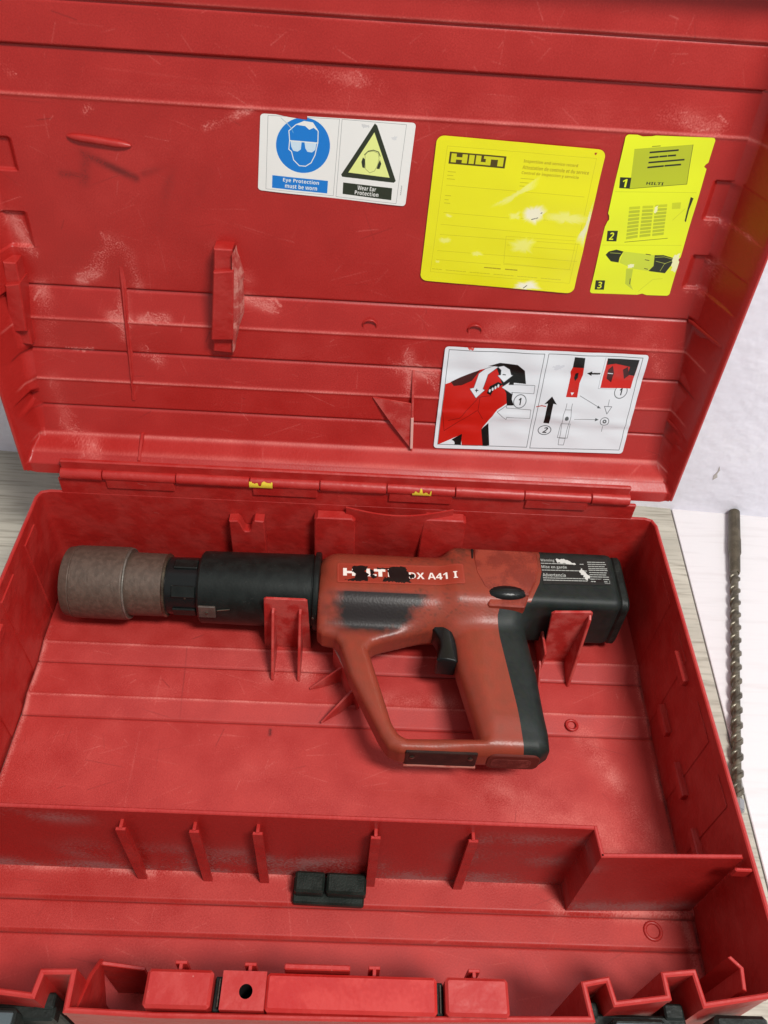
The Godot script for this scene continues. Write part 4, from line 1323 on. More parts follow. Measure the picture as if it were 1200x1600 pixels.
	fill(im, ellipse(1132, 752, 70, 48), line)
	fill(im, ellipse(1132, 752, 62, 41), paper)
	text(im, "2", 1112, 724, 42, 56, bk, true, 0.3)
	# right half
	fill(im, scaled([640, 24, 691, 25, 696, 71, 641, 71], 2), bk)
	fill(im, scaled([641, 71, 696, 71, 700, 106, 692, 143, 696, 210, 639, 210, 641, 112, 635, 94], 2), rd)
	fill(im, scaled([662, 100, 676, 96, 678, 120, 668, 135, 660, 122], 2), bk)
	fill(im, scaled([658, 188, 676, 188, 667, 202], 2), paper)
	fill(im, scaled([803, 24, 959, 24, 954, 159, 800, 159], 2), rd)
	fill(im, scaled([803, 24, 959, 24, 955, 100, 922, 96, 922, 58, 849, 47, 806, 53], 2), bk)
	fill(im, scaled([818, 75, 837, 56, 852, 92, 849, 134, 822, 118], 2), Color(0.25, 0.03, 0.03))
	fill(im, scaled([891, 73, 912, 58, 929, 99, 910, 118], 2), Color(0.25, 0.03, 0.03))
	stroke(im, scaled([822, 92, 846, 94], 2), 8, paper)
	stroke(im, scaled([793, 20, 790, 163, 880, 163], 2), 4, Color(0.62, 0.64, 0.66))
	fill(im, scaled([718, 96, 741, 85, 742, 92, 784, 91, 783, 99, 741, 100, 743, 107], 2), bk)
	fill(im, scaled([568, 208, 600, 246, 582, 242, 582, 342, 552, 340, 554, 243, 537, 246], 2), bk)
	stroke(im, scaled([651, 240, 651, 262, 645, 300, 652, 385, 652, 410], 2), 4, line)
	stroke(im, scaled([679, 240, 679, 262, 686, 300, 681, 385, 681, 410], 2), 4, line)
	stroke(im, scaled([650, 270, 682, 270], 2), 4, line)
	fill(im, scaled(ellipse(666, 312, 10, 10), 2), Color(0.35, 0.37, 0.38))
	stroke(im, scaled([644, 340, 692, 340, 692, 410, 640, 410], 2), 4, line, true)
	stroke(im, scaled([650, 412, 682, 412, 680, 446, 652, 446], 2), 4, line, true)
	for e in [[709, 202, 826, 256], [706, 315, 831, 314], [861, 214, 862, 244], [862, 345, 863, 374]]:
		stroke(im, scaled(e, 2), 4, line)
	fill(im, scaled([812, 244, 828, 257, 808, 256], 2), line)
	fill(im, scaled([814, 306, 832, 314, 814, 322], 2), line)
	stroke(im, scaled([844, 246, 882, 247, 866, 283], 2), 5, line, true)
	fill(im, ellipse(1728, 640, 46, 40), line)
	fill(im, ellipse(1728, 640, 40, 34), paper)
	fill(im, ellipse(1728, 640, 20, 17), line)
	fill(im, ellipse(1728, 640, 8, 7), paper)
	stroke(im, [1000, 520, 1050, 508, 1092, 514], 9, Color(0.70, 0.25, 0.2))
	stroke(im, scaled([21, 14, 490, 16, 489, 463, 19, 461], 2), 5, line, true)
	stroke(im, scaled([510, 15, 973, 14, 979, 462, 506, 466], 2), 5, line, true)
	blot(im, [110, 0, 140, 0, 138, 10, 118, 12], Color(0.80, 0.30, 0.26), 3, 31, 2.0)
	blot(im, [540, 70, 600, 60, 590, 82, 550, 86], Color(0.80, 0.82, 0.85), 6, 32, 2.0)
	corners(im, 30)
	var span := func(s: float, t: float, v: float) -> float:
		var bridge := lerpf(-0.0395, -0.0285, clampf((0.1240 - v) / (0.1240 - 0.0355), 0, 1))
		var dip := 0.0011 * exp(-pow((v - 0.0560) / 0.004, 2)) + 0.0008 * exp(-pow((v - 0.1010) / 0.005, 2))
		return maxf(bridge - dip + 0.0010 * exp(-pow((v - 0.0625 + 0.002 * sin(s * 9.0)) / 0.0022, 2)) + 0.0004 * sin(s * 23.0 + v * 90.0) + 0.0006, soft(LIDP, v, 0.0013) + 0.0013)
	sheet("instruction_sticker", "white instruction sticker with red tool drawings and arrows", lid, Vector2(0.0674, 0.1205), Vector2(0.2255, 0.1225), Vector2(0.2245, 0.0340), Vector2(0.0664, 0.0308), span, shrink(im), 0.25)


func hinge(case: Node3D) -> void:
	# fixed plate of the hinge on the rear wall
	var mb := MB.new()
	mb.box(Vector3(-0.0010, 0.1185, 0.0012), Vector3(0.4790, 0.018, 0.0034), 0.0008)
	part("hinge_plate", mb.finish(), red_tri, case)
	var xs := [-0.2370, -0.2030, -0.1434, -0.0834, -0.0261, 0.0289, 0.0855, 0.1428, 0.1987, 0.2313]
	for i in xs.size() - 1:
		mb = MB.new()
		var c := 0.1322
		var r := 0.0052 if i % 2 == 0 else 0.0047
		mb.lathe([Vector2(xs[i] + 0.0003, 0.0), Vector2(xs[i] + 0.0003, r - 0.0005), Vector2(xs[i] + 0.0008, r), Vector2(xs[i + 1] - 0.0008, r), Vector2(xs[i + 1] - 0.0003, r - 0.0005), Vector2(xs[i + 1] - 0.0003, 0.0)], 20, Transform3D(Basis(), Vector3(0, c, 0.0008)))
		if i % 2 == 1:
			mb.box(Vector3((xs[i] + xs[i + 1]) / 2, 0.1262, 0.0036), Vector3(xs[i + 1] - xs[i] - 0.004, 0.012, 0.0022), 0.0007)
		part("hinge_knuckle", mb.finish(40), red_tri, case)
	mb = MB.new()
	mb.box(Vector3(-0.0030, 0.1400, -0.0014), Vector3(0.4660, 0.0110, 0.0040), 0.0010)
	part("lid_flange", mb.finish(), red_tri, case)
	# flecks of yellow paint
	var yellow := plain_mat(Color(0.85, 0.75, 0.20), 0.7, 0.0, 0.3)
	var rng := RandomNumberGenerator.new()
	rng.seed = 9
	for e in [[-0.0740, 0.0095], [0.0578, 0.0078]]:
		mb = MB.new()
		mb.begin()
		var n := 22
		var tops := []
		for i in n + 1:
			tops.append(rng.randf_range(0.1, 0.9) if i % 3 == 0 else (tops[-1] + rng.randf_range(-0.12, 0.12)))
		for i in n:
			for k in 5:
				var q := []
				for d in [[0, 0], [1, 0], [1, 1], [0, 1]]:
					var t: float = float(i + d[0]) / n
					var top: float = tops[i + d[0]]
					var a: float = lerpf(-0.25, top, float(k + d[1]) / 5.0)
					q.append(Vector3(e[0] + lerpf(-e[1], e[1], t), 0.1322 + sin(a) * 0.00545, 0.0008 + cos(a) * 0.00545))
				mb.quad(q[0], q[3], q[2], q[1])
		part("yellow_paint_fleck", mb.finish(60), yellow, case)


# ---------------------------------------------------------------- the tool
func poly_dist(p: Vector2, q: PackedVector2Array) -> float:
	var d := 1e9
	var s := 1.0
	var n := q.size()
	var j := n - 1
	for i in n:
		var e := q[j] - q[i]
		var w := p - q[i]
		var b := w - e * clampf(w.dot(e) / e.length_squared(), 0.0, 1.0)
		d = minf(d, b.length_squared())
		var c1 := p.y >= q[i].y
		var c2 := p.y < q[j].y
		var c3 := e.x * w.y > e.y * w.x
		if (c1 and c2 and c3) or (not c1 and not c2 and not c3):
			s = -s
		j = i
	return s * sqrt(d)


func smin(a: float, b: float, k: float) -> float:
	var h := maxf(k - absf(a - b), 0.0) / k
	return minf(a, b) - h * h * k * 0.25


func rbox(p: Vector3, c: Vector3, h: Vector3, r: float) -> float:
	var q := (p - c).abs() - h + Vector3.ONE * r
	return q.max(Vector3.ZERO).length() + minf(maxf(q.x, maxf(q.y, q.z)), 0.0) - r


# surface nets over a grid of distances; [positions, normals, triangles]
func nets(f: PackedFloat32Array, n: Vector3i, o: Vector3, h: float) -> Array:
	var sx := 1
	var sy := n.x
	var sz := n.x * n.y
	var id := PackedInt32Array()
	id.resize(f.size())
	id.fill(-1)
	var vs := PackedVector3Array()
	var ns := PackedVector3Array()
	var ix := PackedInt32Array()
	var cut := 2.0 * h
	var co := [0, sx, sy, sx + sy, sz, sx + sz, sy + sz, sx + sy + sz]
	var cp := [Vector3(0, 0, 0), Vector3(1, 0, 0), Vector3(0, 1, 0), Vector3(1, 1, 0), Vector3(0, 0, 1), Vector3(1, 0, 1), Vector3(0, 1, 1), Vector3(1, 1, 1)]
	var edges := [[0, 1], [2, 3], [4, 5], [6, 7], [0, 2], [1, 3], [4, 6], [5, 7], [0, 4], [1, 5], [2, 6], [3, 7]]
	for z in n.z - 1:
		for y in n.y - 1:
			var i := z * sz + y * sy
			for x in n.x - 1:
				if absf(f[i]) < cut:
					var neg := 0
					for k in 8:
						if f[i + co[k]] < 0.0:
							neg += 1
					if neg > 0 and neg < 8:
						var sum := Vector3.ZERO
						var m := 0
						for e in edges:
							var a := f[i + co[e[0]]]
							var b := f[i + co[e[1]]]
							if (a < 0.0) != (b < 0.0):
								sum += (cp[e[0]] as Vector3).lerp(cp[e[1]], a / (a - b))
								m += 1
						var p := o + (Vector3(x, y, z) + sum / m) * h
						id[i] = vs.size()
						vs.append(p)
						var g := Vector3.ZERO
						for k in 8:
							g += ((cp[k] as Vector3) * 2.0 - Vector3.ONE) * f[i + co[k]]
						ns.append(g.normalized())
				i += 1
	for z in range(1, n.z - 1):
		for y in range(1, n.y - 1):
			var i := z * sz + y * sy + 1
			for x in range(1, n.x - 1):
				if id[i] >= 0:
					for d in [[sx, sy, sz], [sy, sz, sx], [sz, sx, sy]]:
						if (f[i] < 0.0) != (f[i + d[0]] < 0.0):
							var a := id[i]
							var b := id[i - d[1]]
							var c := id[i - d[1] - d[2]]
							var e := id[i - d[2]]
							if a >= 0 and b >= 0 and c >= 0 and e >= 0:
								if f[i] < 0.0:
									ix.append_array(PackedInt32Array([a, e, c, a, c, b]))
								else:
									ix.append_array(PackedInt32Array([a, b, c, a, c, e]))
				i += 1
	if ix.size() > 2:
		var k := ix.size() / 6 * 3
		var gn := (vs[ix[k + 2]] - vs[ix[k]]).cross(vs[ix[k + 1]] - vs[ix[k]])
		if gn.dot(ns[ix[k]]) < 0.0:
			for q in range(0, ix.size(), 3):
				var w := ix[q + 1]
				ix[q + 1] = ix[q + 2]
				ix[q + 2] = w
	return [vs, ns, ix]


# the side of a net where the distance to an outline (x, z) has the given sign, cut clean along the outline
func cut(net: Array, outline: PackedVector2Array, side: float, tint: Callable) -> ArrayMesh:
	var vs: PackedVector3Array = net[0]
	var ns: PackedVector3Array = net[1]
	var ix: PackedInt32Array = net[2]
	var d := PackedFloat32Array()
	for p in vs:
		d.append(side * poly_dist(Vector2(p.x, p.z), outline))
	var ov := PackedVector3Array()
	var on := PackedVector3Array()
	var oc := PackedColorArray()
	var oi := PackedInt32Array()
	var seen := {}
	for q in range(0, ix.size(), 3):
		var poly := []
		for k in 3:
			var a := ix[q + k]
			var b := ix[q + (k + 1) % 3]
			if d[a] >= 0.0:
				poly.append([a, a, 0.0])
			if (d[a] >= 0.0) != (d[b] >= 0.0):
				poly.append([mini(a, b), maxi(a, b), d[mini(a, b)] / (d[mini(a, b)] - d[maxi(a, b)])])
		if poly.size() < 3:
			continue
		var id := []
		for e in poly:
			var key := Vector2i(e[0], e[1])
			if not seen.has(key):
				seen[key] = ov.size()
				var p := vs[e[0]].lerp(vs[e[1]], e[2])
				var nn := ns[e[0]].lerp(ns[e[1]], e[2]).normalized()
				ov.append(p)
				on.append(nn)
				oc.append(tint.call(p, nn))
			id.append(seen[key])
		for k in range(1, id.size() - 1):
			oi.append_array(PackedInt32Array([id[0], id[k], id[k + 1]]))
	var arr := []
	arr.resize(Mesh.ARRAY_MAX)
	arr[Mesh.ARRAY_VERTEX] = ov
	arr[Mesh.ARRAY_NORMAL] = on
	arr[Mesh.ARRAY_COLOR] = oc
	arr[Mesh.ARRAY_INDEX] = oi
	var mesh := ArrayMesh.new()
	mesh.add_surface_from_arrays(Mesh.PRIMITIVE_TRIANGLES, arr)
	return mesh


# distance to the tool's body; dl is the plan distance to the outline of its handle
func body(p: Vector3, dl: float) -> float:
	# half thickness of the handle: the stirrup is slimmer than the grip
	var grip := smoothstep(0.070, 0.115, p.x) * (1.0 - 0.45 * smoothstep(0.175, 0.195, p.z))
	var ht := lerpf(0.0125, 0.0185, grip)
	ht = lerpf(ht, 0.022, 1.0 - smoothstep(0.075, 0.100, p.z))
	var rr := minf(ht - 0.001, lerpf(0.0065, 0.015, grip))
	var a := dl + rr
	var b := absf(p.y - 0.058) - ht + rr
	var dh := minf(maxf(a, b), 0.0) + Vector2(maxf(a, 0.0), maxf(b, 0.0)).length() - rr
	var d1 := rbox(p, Vector3(0.060, 0.0568, 0.0562), Vector3(0.088, 0.0308, 0.0318), 0.0205)
	var d2 := rbox(p, Vector3(0.160, 0.0593, 0.0500), Vector3(0.0735, 0.0300, 0.0293), 0.0080)
	return maxf(smin(smin(d1, d2, 0.012), dh, 0.014), -0.0238 - p.x)


func v2(p: Array) -> PackedVector2Array:
	var out := PackedVector2Array()
	for i in range(0, p.size(), 2):
		out.append(Vector2(p[i], p[i + 1]))
	return out


func fastening_tool() -> void:
	var tool := thing("fastening_tool", "red and black fastening tool with stirrup handle lying in the case", "power tool")
	tool.position = Vector3(0, -0.008, -0.0062)
	tool.scale = Vector3(0.979, 1, 1)
	var ax := Vector3(0, 0.058, 0.0542)
	# ---- body, stirrup handle and rear housing as one distance field, split into red shell and black grip
	var loop_out := v2([-0.0235, 0.06, -0.0235, 0.099, -0.019, 0.104, -0.0085, 0.106, -0.004, 0.112, 0.0051, 0.1394, 0.0306, 0.1905, 0.0368, 0.2, 0.046, 0.2035, 0.1067, 0.203, 0.1512, 0.203, 0.1593, 0.1975, 0.1599, 0.185, 0.1583, 0.165, 0.1568, 0.1346, 0.1532, 0.104, 0.152, 0.093, 0.1563, 0.08, 0.153, 0.055])
	var loop_in := v2([0.0204, 0.1172, 0.024, 0.112, 0.0306, 0.109, 0.0685, 0.0965, 0.0817, 0.0945, 0.0889, 0.105, 0.0924, 0.1308, 0.0996, 0.1615, 0.1062, 0.1903, 0.0511, 0.1922, 0.0449, 0.189, 0.0397, 0.1799])
	var dark_zone := v2([0.1672, -0.05, 0.1668, 0.045, 0.1632, 0.0590, 0.1542, 0.0775, 0.1340, 0.0776, 0.1282, 0.0812, 0.1262, 0.0880, 0.1272, 0.1057, 0.1352, 0.1671, 0.1410, 0.2300, 0.30, 0.23, 0.30, -0.05])
	var h := 0.00185
	var o := Vector3(-0.030, 0.0245, -0.0045)
	var n := Vector3i(int((0.2385 + 0.030) / h), int((0.0985 - 0.0245) / h), int((0.2105 + 0.0045) / h))
	var f := PackedFloat32Array()
	f.resize(n.x * n.y * n.z)
	f.fill(1.0)
	for z in n.z:
		for x in n.x:
			var p2 := Vector2(o.x + x * h, o.z + z * h)
			var dl := maxf(poly_dist(p2, loop_out), -poly_dist(p2, loop_in))
			var head := maxf(maxf(p2.y - 0.095, -0.003 - p2.y), maxf(-0.028 - p2.x, p2.x - 0.238))
			if minf(dl, head) > 0.008:
				continue
			var i := z * n.x * n.y + x
			for y in n.y:
				f[i] = body(Vector3(p2.x, o.y + y * h, p2.y), dl)
				i += n.x
	var sn := noise(301, 90.0, 3)
	var fine := noise(302, 500.0, 3)
	var red_tint := func(p: Vector3, nn: Vector3) -> Color:
		var c := Color(0.272, 0.045, 0.026)
		var k := sn.get_noise_3dv(p)
		var q := fine.get_noise_3dv(p)
		c = c.lerp(Color(0.20, 0.042, 0.026), clampf(0.5 + k, 0, 1) * 0.6)
		# soot and worn black coating below the name plate
		var s := smoothstep(-0.020, 0.012, p.x + 0.008 * k) * (1.0 - smoothstep(0.044, 0.066, p.x + 0.008 * k + 0.9 * (p.z - 0.085)))
		s *= smoothstep(0.0735, 0.0755, p.z) * (1.0 - smoothstep(0.0890, 0.1080, p.z + 0.004 * k - 0.10 * absf(p.x - 0.012))) * smoothstep(0.045, 0.055, p.y)
		c = c.lerp(Color(0.010, 0.014, 0.013), clampf(s * 1.7, 0, 0.97))
		# grime along the back and the speckled shoulder
		var g := smoothstep(0.050, 0.018, p.z) * smoothstep(0.04, 0.09, p.x) * clampf(0.35 + k * 1.4 + q * 0.8, 0, 1)
		c = c.lerp(Color(0.045, 0.028, 0.018), g * 0.8)
		var sp := smoothstep(0.25, 0.45, q) * smoothstep(0.03, 0.06, p.x) * (1.0 - smoothstep(0.09, 0.11, p.x)) * (1.0 - smoothstep(0.085, 0.1, p.z))
		c = c.lerp(Color(0.05, 0.03, 0.02), sp * 0.5)
		# oil on the underside of the grip neck
		var oil := smoothstep(0.03, 0.0, absf(p.x - 0.06)) * smoothstep(0.085, 0.1, p.z) * (1.0 - smoothstep(0.104, 0.115, p.z)) * clampf(0.3 + q, 0, 1)
		return c.lerp(Color(0.05, 0.03, 0.02), oil * 0.5)
	var black_tint := func(p: Vector3, nn: Vector3) -> Color:
		var k := 0.5 + 0.5 * sn.get_noise_3dv(p) + 0.3 * fine.get_noise_3dv(p)
		return Color(0.011, 0.0150, 0.0138).lerp(Color(0.022, 0.0275, 0.0250), clampf(k, 0, 1))
	var red_mat := plain_mat(Color.WHITE, 0.34, 0.0, 0.16, 14.0)
	red_mat.metallic_specular = 0.4
	red_mat.vertex_color_use_as_albedo = true
	var blk_mat := plain_mat(Color.WHITE, 0.50, 0.0, 0.25, 24.0)
	blk_mat.metallic_specular = 0.35
	blk_mat.vertex_color_use_as_albedo = true
	var net := nets(f, n, o, h)
	part("body_shell", cut(net, dark_zone, 1.0, red_tint), red_mat, tool)
	part("black_grip", cut(net, dark_zone, -1.0, black_tint), blk_mat, tool, "black rubber grip running into the black rear housing")
	# end plate of the rear housing
	var mb := MB.new()
	var yz := Transform3D(Basis(Vector3(0, 1, 0), Vector3(1, 0, 0), Vector3(0, 0, 1)), Vector3.ZERO)   # poly (y, z), height x
	mb.slab(MB.rrect(Vector2(0.0592, 0.0508), 0.0592, 0.0568, 0.0085, 5), 0.2300, 0.2385, 0.0020, yz)
	part("end_plate", mb.finish(40), black, tool)
	# raised red cover with its thumb wheel
	mb = MB.new()
	mb.slab(v2([0.1088, 0.0262, 0.1584, 0.0268, 0.1642, 0.03, 0.1634, 0.045, 0.1599, 0.059, 0.1523, 0.0735, 0.1224, 0.074, 0.1148, 0.067, 0.109, 0.052, 0.1078, 0.04]), 0.0855, 0.0920, 0.0014)
	mb.slab(v2([0.1204, 0.0715, 0.1533, 0.072, 0.1487, 0.083, 0.1472, 0.0845, 0.1189, 0.0838, 0.1174, 0.082]), 0.0700, 0.0895, 0.0012)
	var cov := mottled(Color(0.57, 0.225, 0.16), Color(0.48, 0.17, 0.12), 256, 12.0, 311, 0.4, 0.0, 0.15)
	part("top_cover", mb.finish(40), cov, tool)
	mb = MB.new()
	mb.slab(v2([0.1067, 0.0262, 0.1083, 0.0262, 0.1074, 0.04, 0.1086, 0.052, 0.1138, 0.0675, 0.1219, 0.0747, 0.1209, 0.0756, 0.1123, 0.0682, 0.1073, 0.0525, 0.1059, 0.04]), 0.0870, 0.0910, 0.0002)
	part("cover_groove", mb.finish(40), plain_mat(Color(0.09, 0.06, 0.05), 0.6, 0, 0), tool)
	mb = MB.new()
	mb.begin()
	var wc := Vector3(0.1342, 0.0897, 0.0715)
	var m := 36
	var last := []
	for k in 7:
		var row := []
		for i in m:
			var a := TAU * i / m
			var e := sin(k / 6.0 * PI / 2)
			var rib := 1.0 + (0.035 if i % 2 == 0 else -0.02) * sin(k / 6.0 * PI)
			row.append(wc + Vector3(cos(a) * 0.0164 * e * rib, 0.0050 * cos(k / 6.0 * PI / 2), sin(a) * 0.0068 * e * rib))
		if last:
			for i in m:
				mb.quad(last[i], last[(i + 1) % m], row[(i + 1) % m], row[i])
		last = row
	mb.start = 0
	var wheel := mb.finish(25)
	part("thumb_wheel", wheel, black_gloss, tool)
	# trigger
	mb = MB.new()
	mb.slab(v2([0.0705, 0.0905, 0.073, 0.0875, 0.0848, 0.086, 0.0904, 0.096, 0.0932, 0.1116, 0.0927, 0.125, 0.0909, 0.1265, 0.0764, 0.1258, 0.0754, 0.124, 0.0787, 0.1125, 0.0781, 0.105, 0.0751, 0.0985, 0.071, 0.0935]), 0.0480, 0.0705, 0.0022)
	part("trigger", mb.finish(50), black_gloss, tool)
	# metal plate on the foot of the stirrup with two screws
	mb = MB.new()
	mb.slab(MB.rrect(Vector2(0.0771, 0.0590), 0.0540, 0.0190, 0.0012), 0.2020, 0.2041, 0.0004, Transform3D(Basis(Vector3(1, 0, 0), Vector3(0, 0, 1), Vector3(0, 1, 0)), Vector3.ZERO))
	var fp := part("foot_plate", mb.finish(), mottled(Color(0.22, 0.15, 0.13), Color(0.16, 0.12, 0.11), 256, 20.0, 321, 0.42, 0.3, 0.2), tool)
	for x in [0.0552, 0.0990]:
		mb = MB.new()
		mb.lathe([Vector2(0, 0.0), Vector2(0, 0.0016), Vector2(0.0008, 0.0020), Vector2(0.0014, 0.0012), Vector2(0.0014, 0.0)], 14, Transform3D(Basis(Vector3(0, 0, 1), Vector3(1, 0, 0), Vector3(0, 1, 0)), Vector3(x, 0.0615, 0.2038)))
		part("screw", mb.finish(40), steel, fp)
	mb = MB.new()
	mb.slab(MB.rrect(Vector2(0.0771, 0.0478), 0.0550, 0.0018, 0.0004), 0.2020, 0.2047, 0.0003, Transform3D(Basis(Vector3(1, 0, 0), Vector3(0, 0, 1), Vector3(0, 1, 0)), Vector3.ZERO))
	part("plate_edge", mb.finish(), mottled(Color(0.62, 0.30, 0.26), Color(0.70, 0.45, 0.40), 128, 30.0, 323, 0.4), fp)
	mb = MB.new()
	var front := Transform3D(Basis(Vector3(1, 0, 0), Vector3(0, 0, 1), Vector3(0, 1, 0)), Vector3.ZERO)
	mb.slab(MB.rrect(Vector2(0.1318, 0.0570), 0.0400, 0.0200, 0.006, 4), 0.2010, 0.2037, 0.0006, front)
	part("grip_foot", mb.finish(40), plain_mat(Color(0.36, 0.14, 0.11), 0.5, 0, 0.1), tool)
	mb = MB.new()
	mb.slab(MB.rrect(Vector2(0.1303, 0.0560), 0.0310, 0.0125, 0.004, 4), 0.2010, 0.2040, 0.0006, front)
	part("grip_hollow", mb.finish(40), mottled(Color(0.34, 0.13, 0.11), Color(0.50, 0.25, 0.22), 128, 20.0, 377, 0.4), tool)  # raised slab in place of the hollow end of the grip
	# ---- barrel parts
	var at := Transform3D(Basis(), ax)
	mb = MB.new()
	mb.lathe([Vector2(-0.1258, 0.0), Vector2(-0.1258, 0.0290), Vector2(-0.1240, 0.0306), Vector2(-0.0300, 0.0316), Vector2(-0.0296, 0.0308), Vector2(-0.0286, 0.0308), Vector2(-0.0282, 0.0334), Vector2(-0.0272, 0.0340), Vector2(-0.0244, 0.0340), Vector2(-0.0236, 0.0332), Vector2(-0.0236, 0.0)], 96, at)
	var bar := mottled(Color(0.070, 0.088, 0.082), Color(0.105, 0.124, 0.116), 512, 11.0, 331, 0.38, 0.0, 0.10, 0.012, 0.15, 90)
	part("barrel_sleeve", mb.finish(40), bar, tool)
	mb = MB.new()
	mb.lathe([Vector2(-0.1548, 0.0), Vector2(-0.1548, 0.0240), Vector2(-0.1250, 0.0246), Vector2(-0.1250, 0.0)], 64, at)
	part("barrel_neck", mb.finish(40), black_gloss, tool)
	mb = MB.new()
	for k in 3:
		mb.box(Vector3(-0.1375, 0.0249, 0), Vector3(0.020, 0.002, 0.010), 0.0006, Transform3D(Basis(Vector3(1, 0, 0), [-0.15, 0.85, 1.7][k]), ax))
	part("neck_flat", mb.finish(), bar, tool)
	mb = MB.new()
	mb.lathe([Vector2(-0.1562, 0.0238), Vector2(-0.1562, 0.0268), Vector2(-0.1554, 0.0272), Vector2(-0.1538, 0.0262), Vector2(-0.1536, 0.0238), Vector2(-0.1562, 0.0238)], 64, at)
	part("lock_ring", mb.finish(40), mottled(Color(0.42, 0.40, 0.34), Color(0.25, 0.21, 0.17), 256, 20.0, 341, 0.35, 0.7, 0.2), tool)
	var muz := mottled(Color(0.315, 0.26, 0.222), Color(0.375, 0.31, 0.268), 512, 9.0, 351, 0.52, 0.2, 0.25, 0.03, 0.35, 160)
	mb = MB.new()
	mb.lathe([Vector2(-0.1900, 0.0), Vector2(-0.1900, 0.0268), Vector2(-0.1558, 0.0266), Vector2(-0.1550, 0.0256), Vector2(-0.1550, 0.0)], 80, at)
	part("muzzle_collar", mb.finish(40), muz, tool)
	mb = MB.new()
	mb.lathe([Vector2(-0.2300, 0.0), Vector2(-0.2300, 0.0150), Vector2(-0.2405, 0.0165), Vector2(-0.2412, 0.0270), Vector2(-0.2400, 0.0290), Vector2(-0.2330, 0.0304), Vector2(-0.2324, 0.0300), Vector2(-0.2316, 0.0306), Vector2(-0.1895, 0.0309), Vector2(-0.1880, 0.0300), Vector2(-0.1866, 0.0282), Vector2(-0.1866, 0.0)], 96, at)
	part("muzzle_guard", mb.finish(35), muz, tool)
	mb = MB.new()
	mb.torus(0.0292, 0.0011, Transform3D(Basis(Vector3(0, 1, 0), Vector3(1, 0, 0), Vector3(0, 0, 1)), ax + Vector3(-0.1872, 0, 0)), 80)
	part("worn_ring", mb.finish(60), mottled(Color(0.30, 0.28, 0.25), Color(0.50, 0.48, 0.45), 256, 15.0, 361, 0.4, 0.3, 0.2), tool)
	# little clip on the sleeve
	mb = MB.new()
	var cl := Transform3D(Basis(Vector3(1, 0, 0), deg_to_rad(78.0)), ax)
	mb.box(Vector3(-0.1165, 0.0312, 0.0), Vector3(0.0145, 0.0022, 0.0120), 0.0006, cl)
	var clip := part("sleeve_clip", mb.finish(), mottled(Color(0.25, 0.21, 0.19), Color(0.33, 0.29, 0.26), 128, 30.0, 371, 0.5), tool)
	mb = MB.new()
	mb.lathe([Vector2(0.0, 0.0), Vector2(0.0, 0.0013), Vector2(0.0012, 0.0010), Vector2(0.0014, 0.0)], 12, cl * Transform3D(Basis(Vector3(0, 1, 0), Vector3(1, 0, 0), Vector3(0, 0, -1)), Vector3(-0.1165, 0.0320, 0.0005)))
	part("rivet", mb.finish(40), steel, clip)
	mb = MB.new()
	mb.box(Vector3(-0.1035, 0.0313, -0.0030), Vector3(0.0110, 0.0010, 0.0012), 0.0003, cl * Transform3D(Basis(Vector3(0, 1, 0), 0.15), Vector3(0.0, 0.0, -0.015)))
	part("clip_tail", mb.finish(), steel, clip)
	for e in [[-0.1360, 0.0246, 62.0], [-0.0275, 0.0340, 78.0]]:
		mb = MB.new()
		var a := Transform3D(Basis(Vector3(1, 0, 0), deg_to_rad(e[2])), ax) * Transform3D(Basis(Vector3(0, 1, 0), Vector3(1, 0, 0), Vector3(0, 0, -1)), Vector3(e[0], e[1] - 0.0004, 0))
		mb.lathe([Vector2(0.0, 0.0), Vector2(0.0, 0.0012), Vector2(0.0008, 0.0009), Vector2(0.0010, 0.0)], 12, a)
		part("pin", mb.finish(40), steel, tool)
	# ---- name plate and printed warning
	var im := Image.create(2000, 380, false, Image.FORMAT_RGBA8)
	im.fill(Color(0.585, 0.215, 0.15))
	stroke(im, [20, 20, 1980, 20, 1980, 360, 20, 360], 5, Color(0.66, 0.30, 0.25), true)
	var wh := Color(0.92, 0.90, 0.87)
	for b in [[95, 95, 155, 245], [235, 95, 295, 245], [145, 150, 245, 195], [350, 95, 410, 245], [460, 95, 520, 245], [460, 200, 620, 245], [580, 95, 760, 145], [650, 95, 710, 245], [800, 95, 860, 245]]:
		im.fill_rect(Rect2i(b[0], b[1], b[2] - b[0], b[3] - b[1]), wh)
	text(im, "DX A41 I", 1130, 140, 760, 130, wh)
	var pitch := Color(0.05, 0.05, 0.045)
	blot(im, [240, 60, 480, 40, 470, 110, 420, 150, 500, 200, 470, 330, 300, 345, 120, 330, 260, 290, 300, 210, 230, 150], pitch, 16, 41, 1.0)
	blot(im, [520, 110, 600, 150, 560, 200, 640, 250, 560, 300, 530, 240], pitch, 14, 42, 1.0)
	blot(im, [880, 30, 1080, 50, 1120, 180, 1150, 345, 1010, 350, 870, 330, 690, 345, 740, 250, 820, 260, 800, 120], pitch, 16, 43, 1.0)
	blot(im, [620, 60, 760, 80, 900, 45, 880, 75, 760, 105, 640, 95], pitch, 9, 44, 1.0)
	blot(im, [1120, 190, 1210, 175, 1215, 255, 1140, 265], pitch, 8, 45, 1.0)
	corners(im, 30)
	tag_plate("name_plate", tool, im, Vector2(-0.0095, 0.0460), Vector2(0.0985, 0.0440), Vector2(-0.0085, 0.0672), 0.34, loop_out)
	im = Image.create(1600, 680, false, Image.FORMAT_RGBA8)
	im.fill(Color(0.10, 0.12, 0.113))
	var pr := Color(0.66, 0.68, 0.66)
	text(im, "Warning", 10, 30, 330, 90, pr)
	text(im, "Mise en garde", 10, 200, 600, 96, pr)
	text(im, "Advertencia", 10, 400, 540, 90, pr)
	var rng := RandomNumberGenerator.new()
	rng.seed = 5
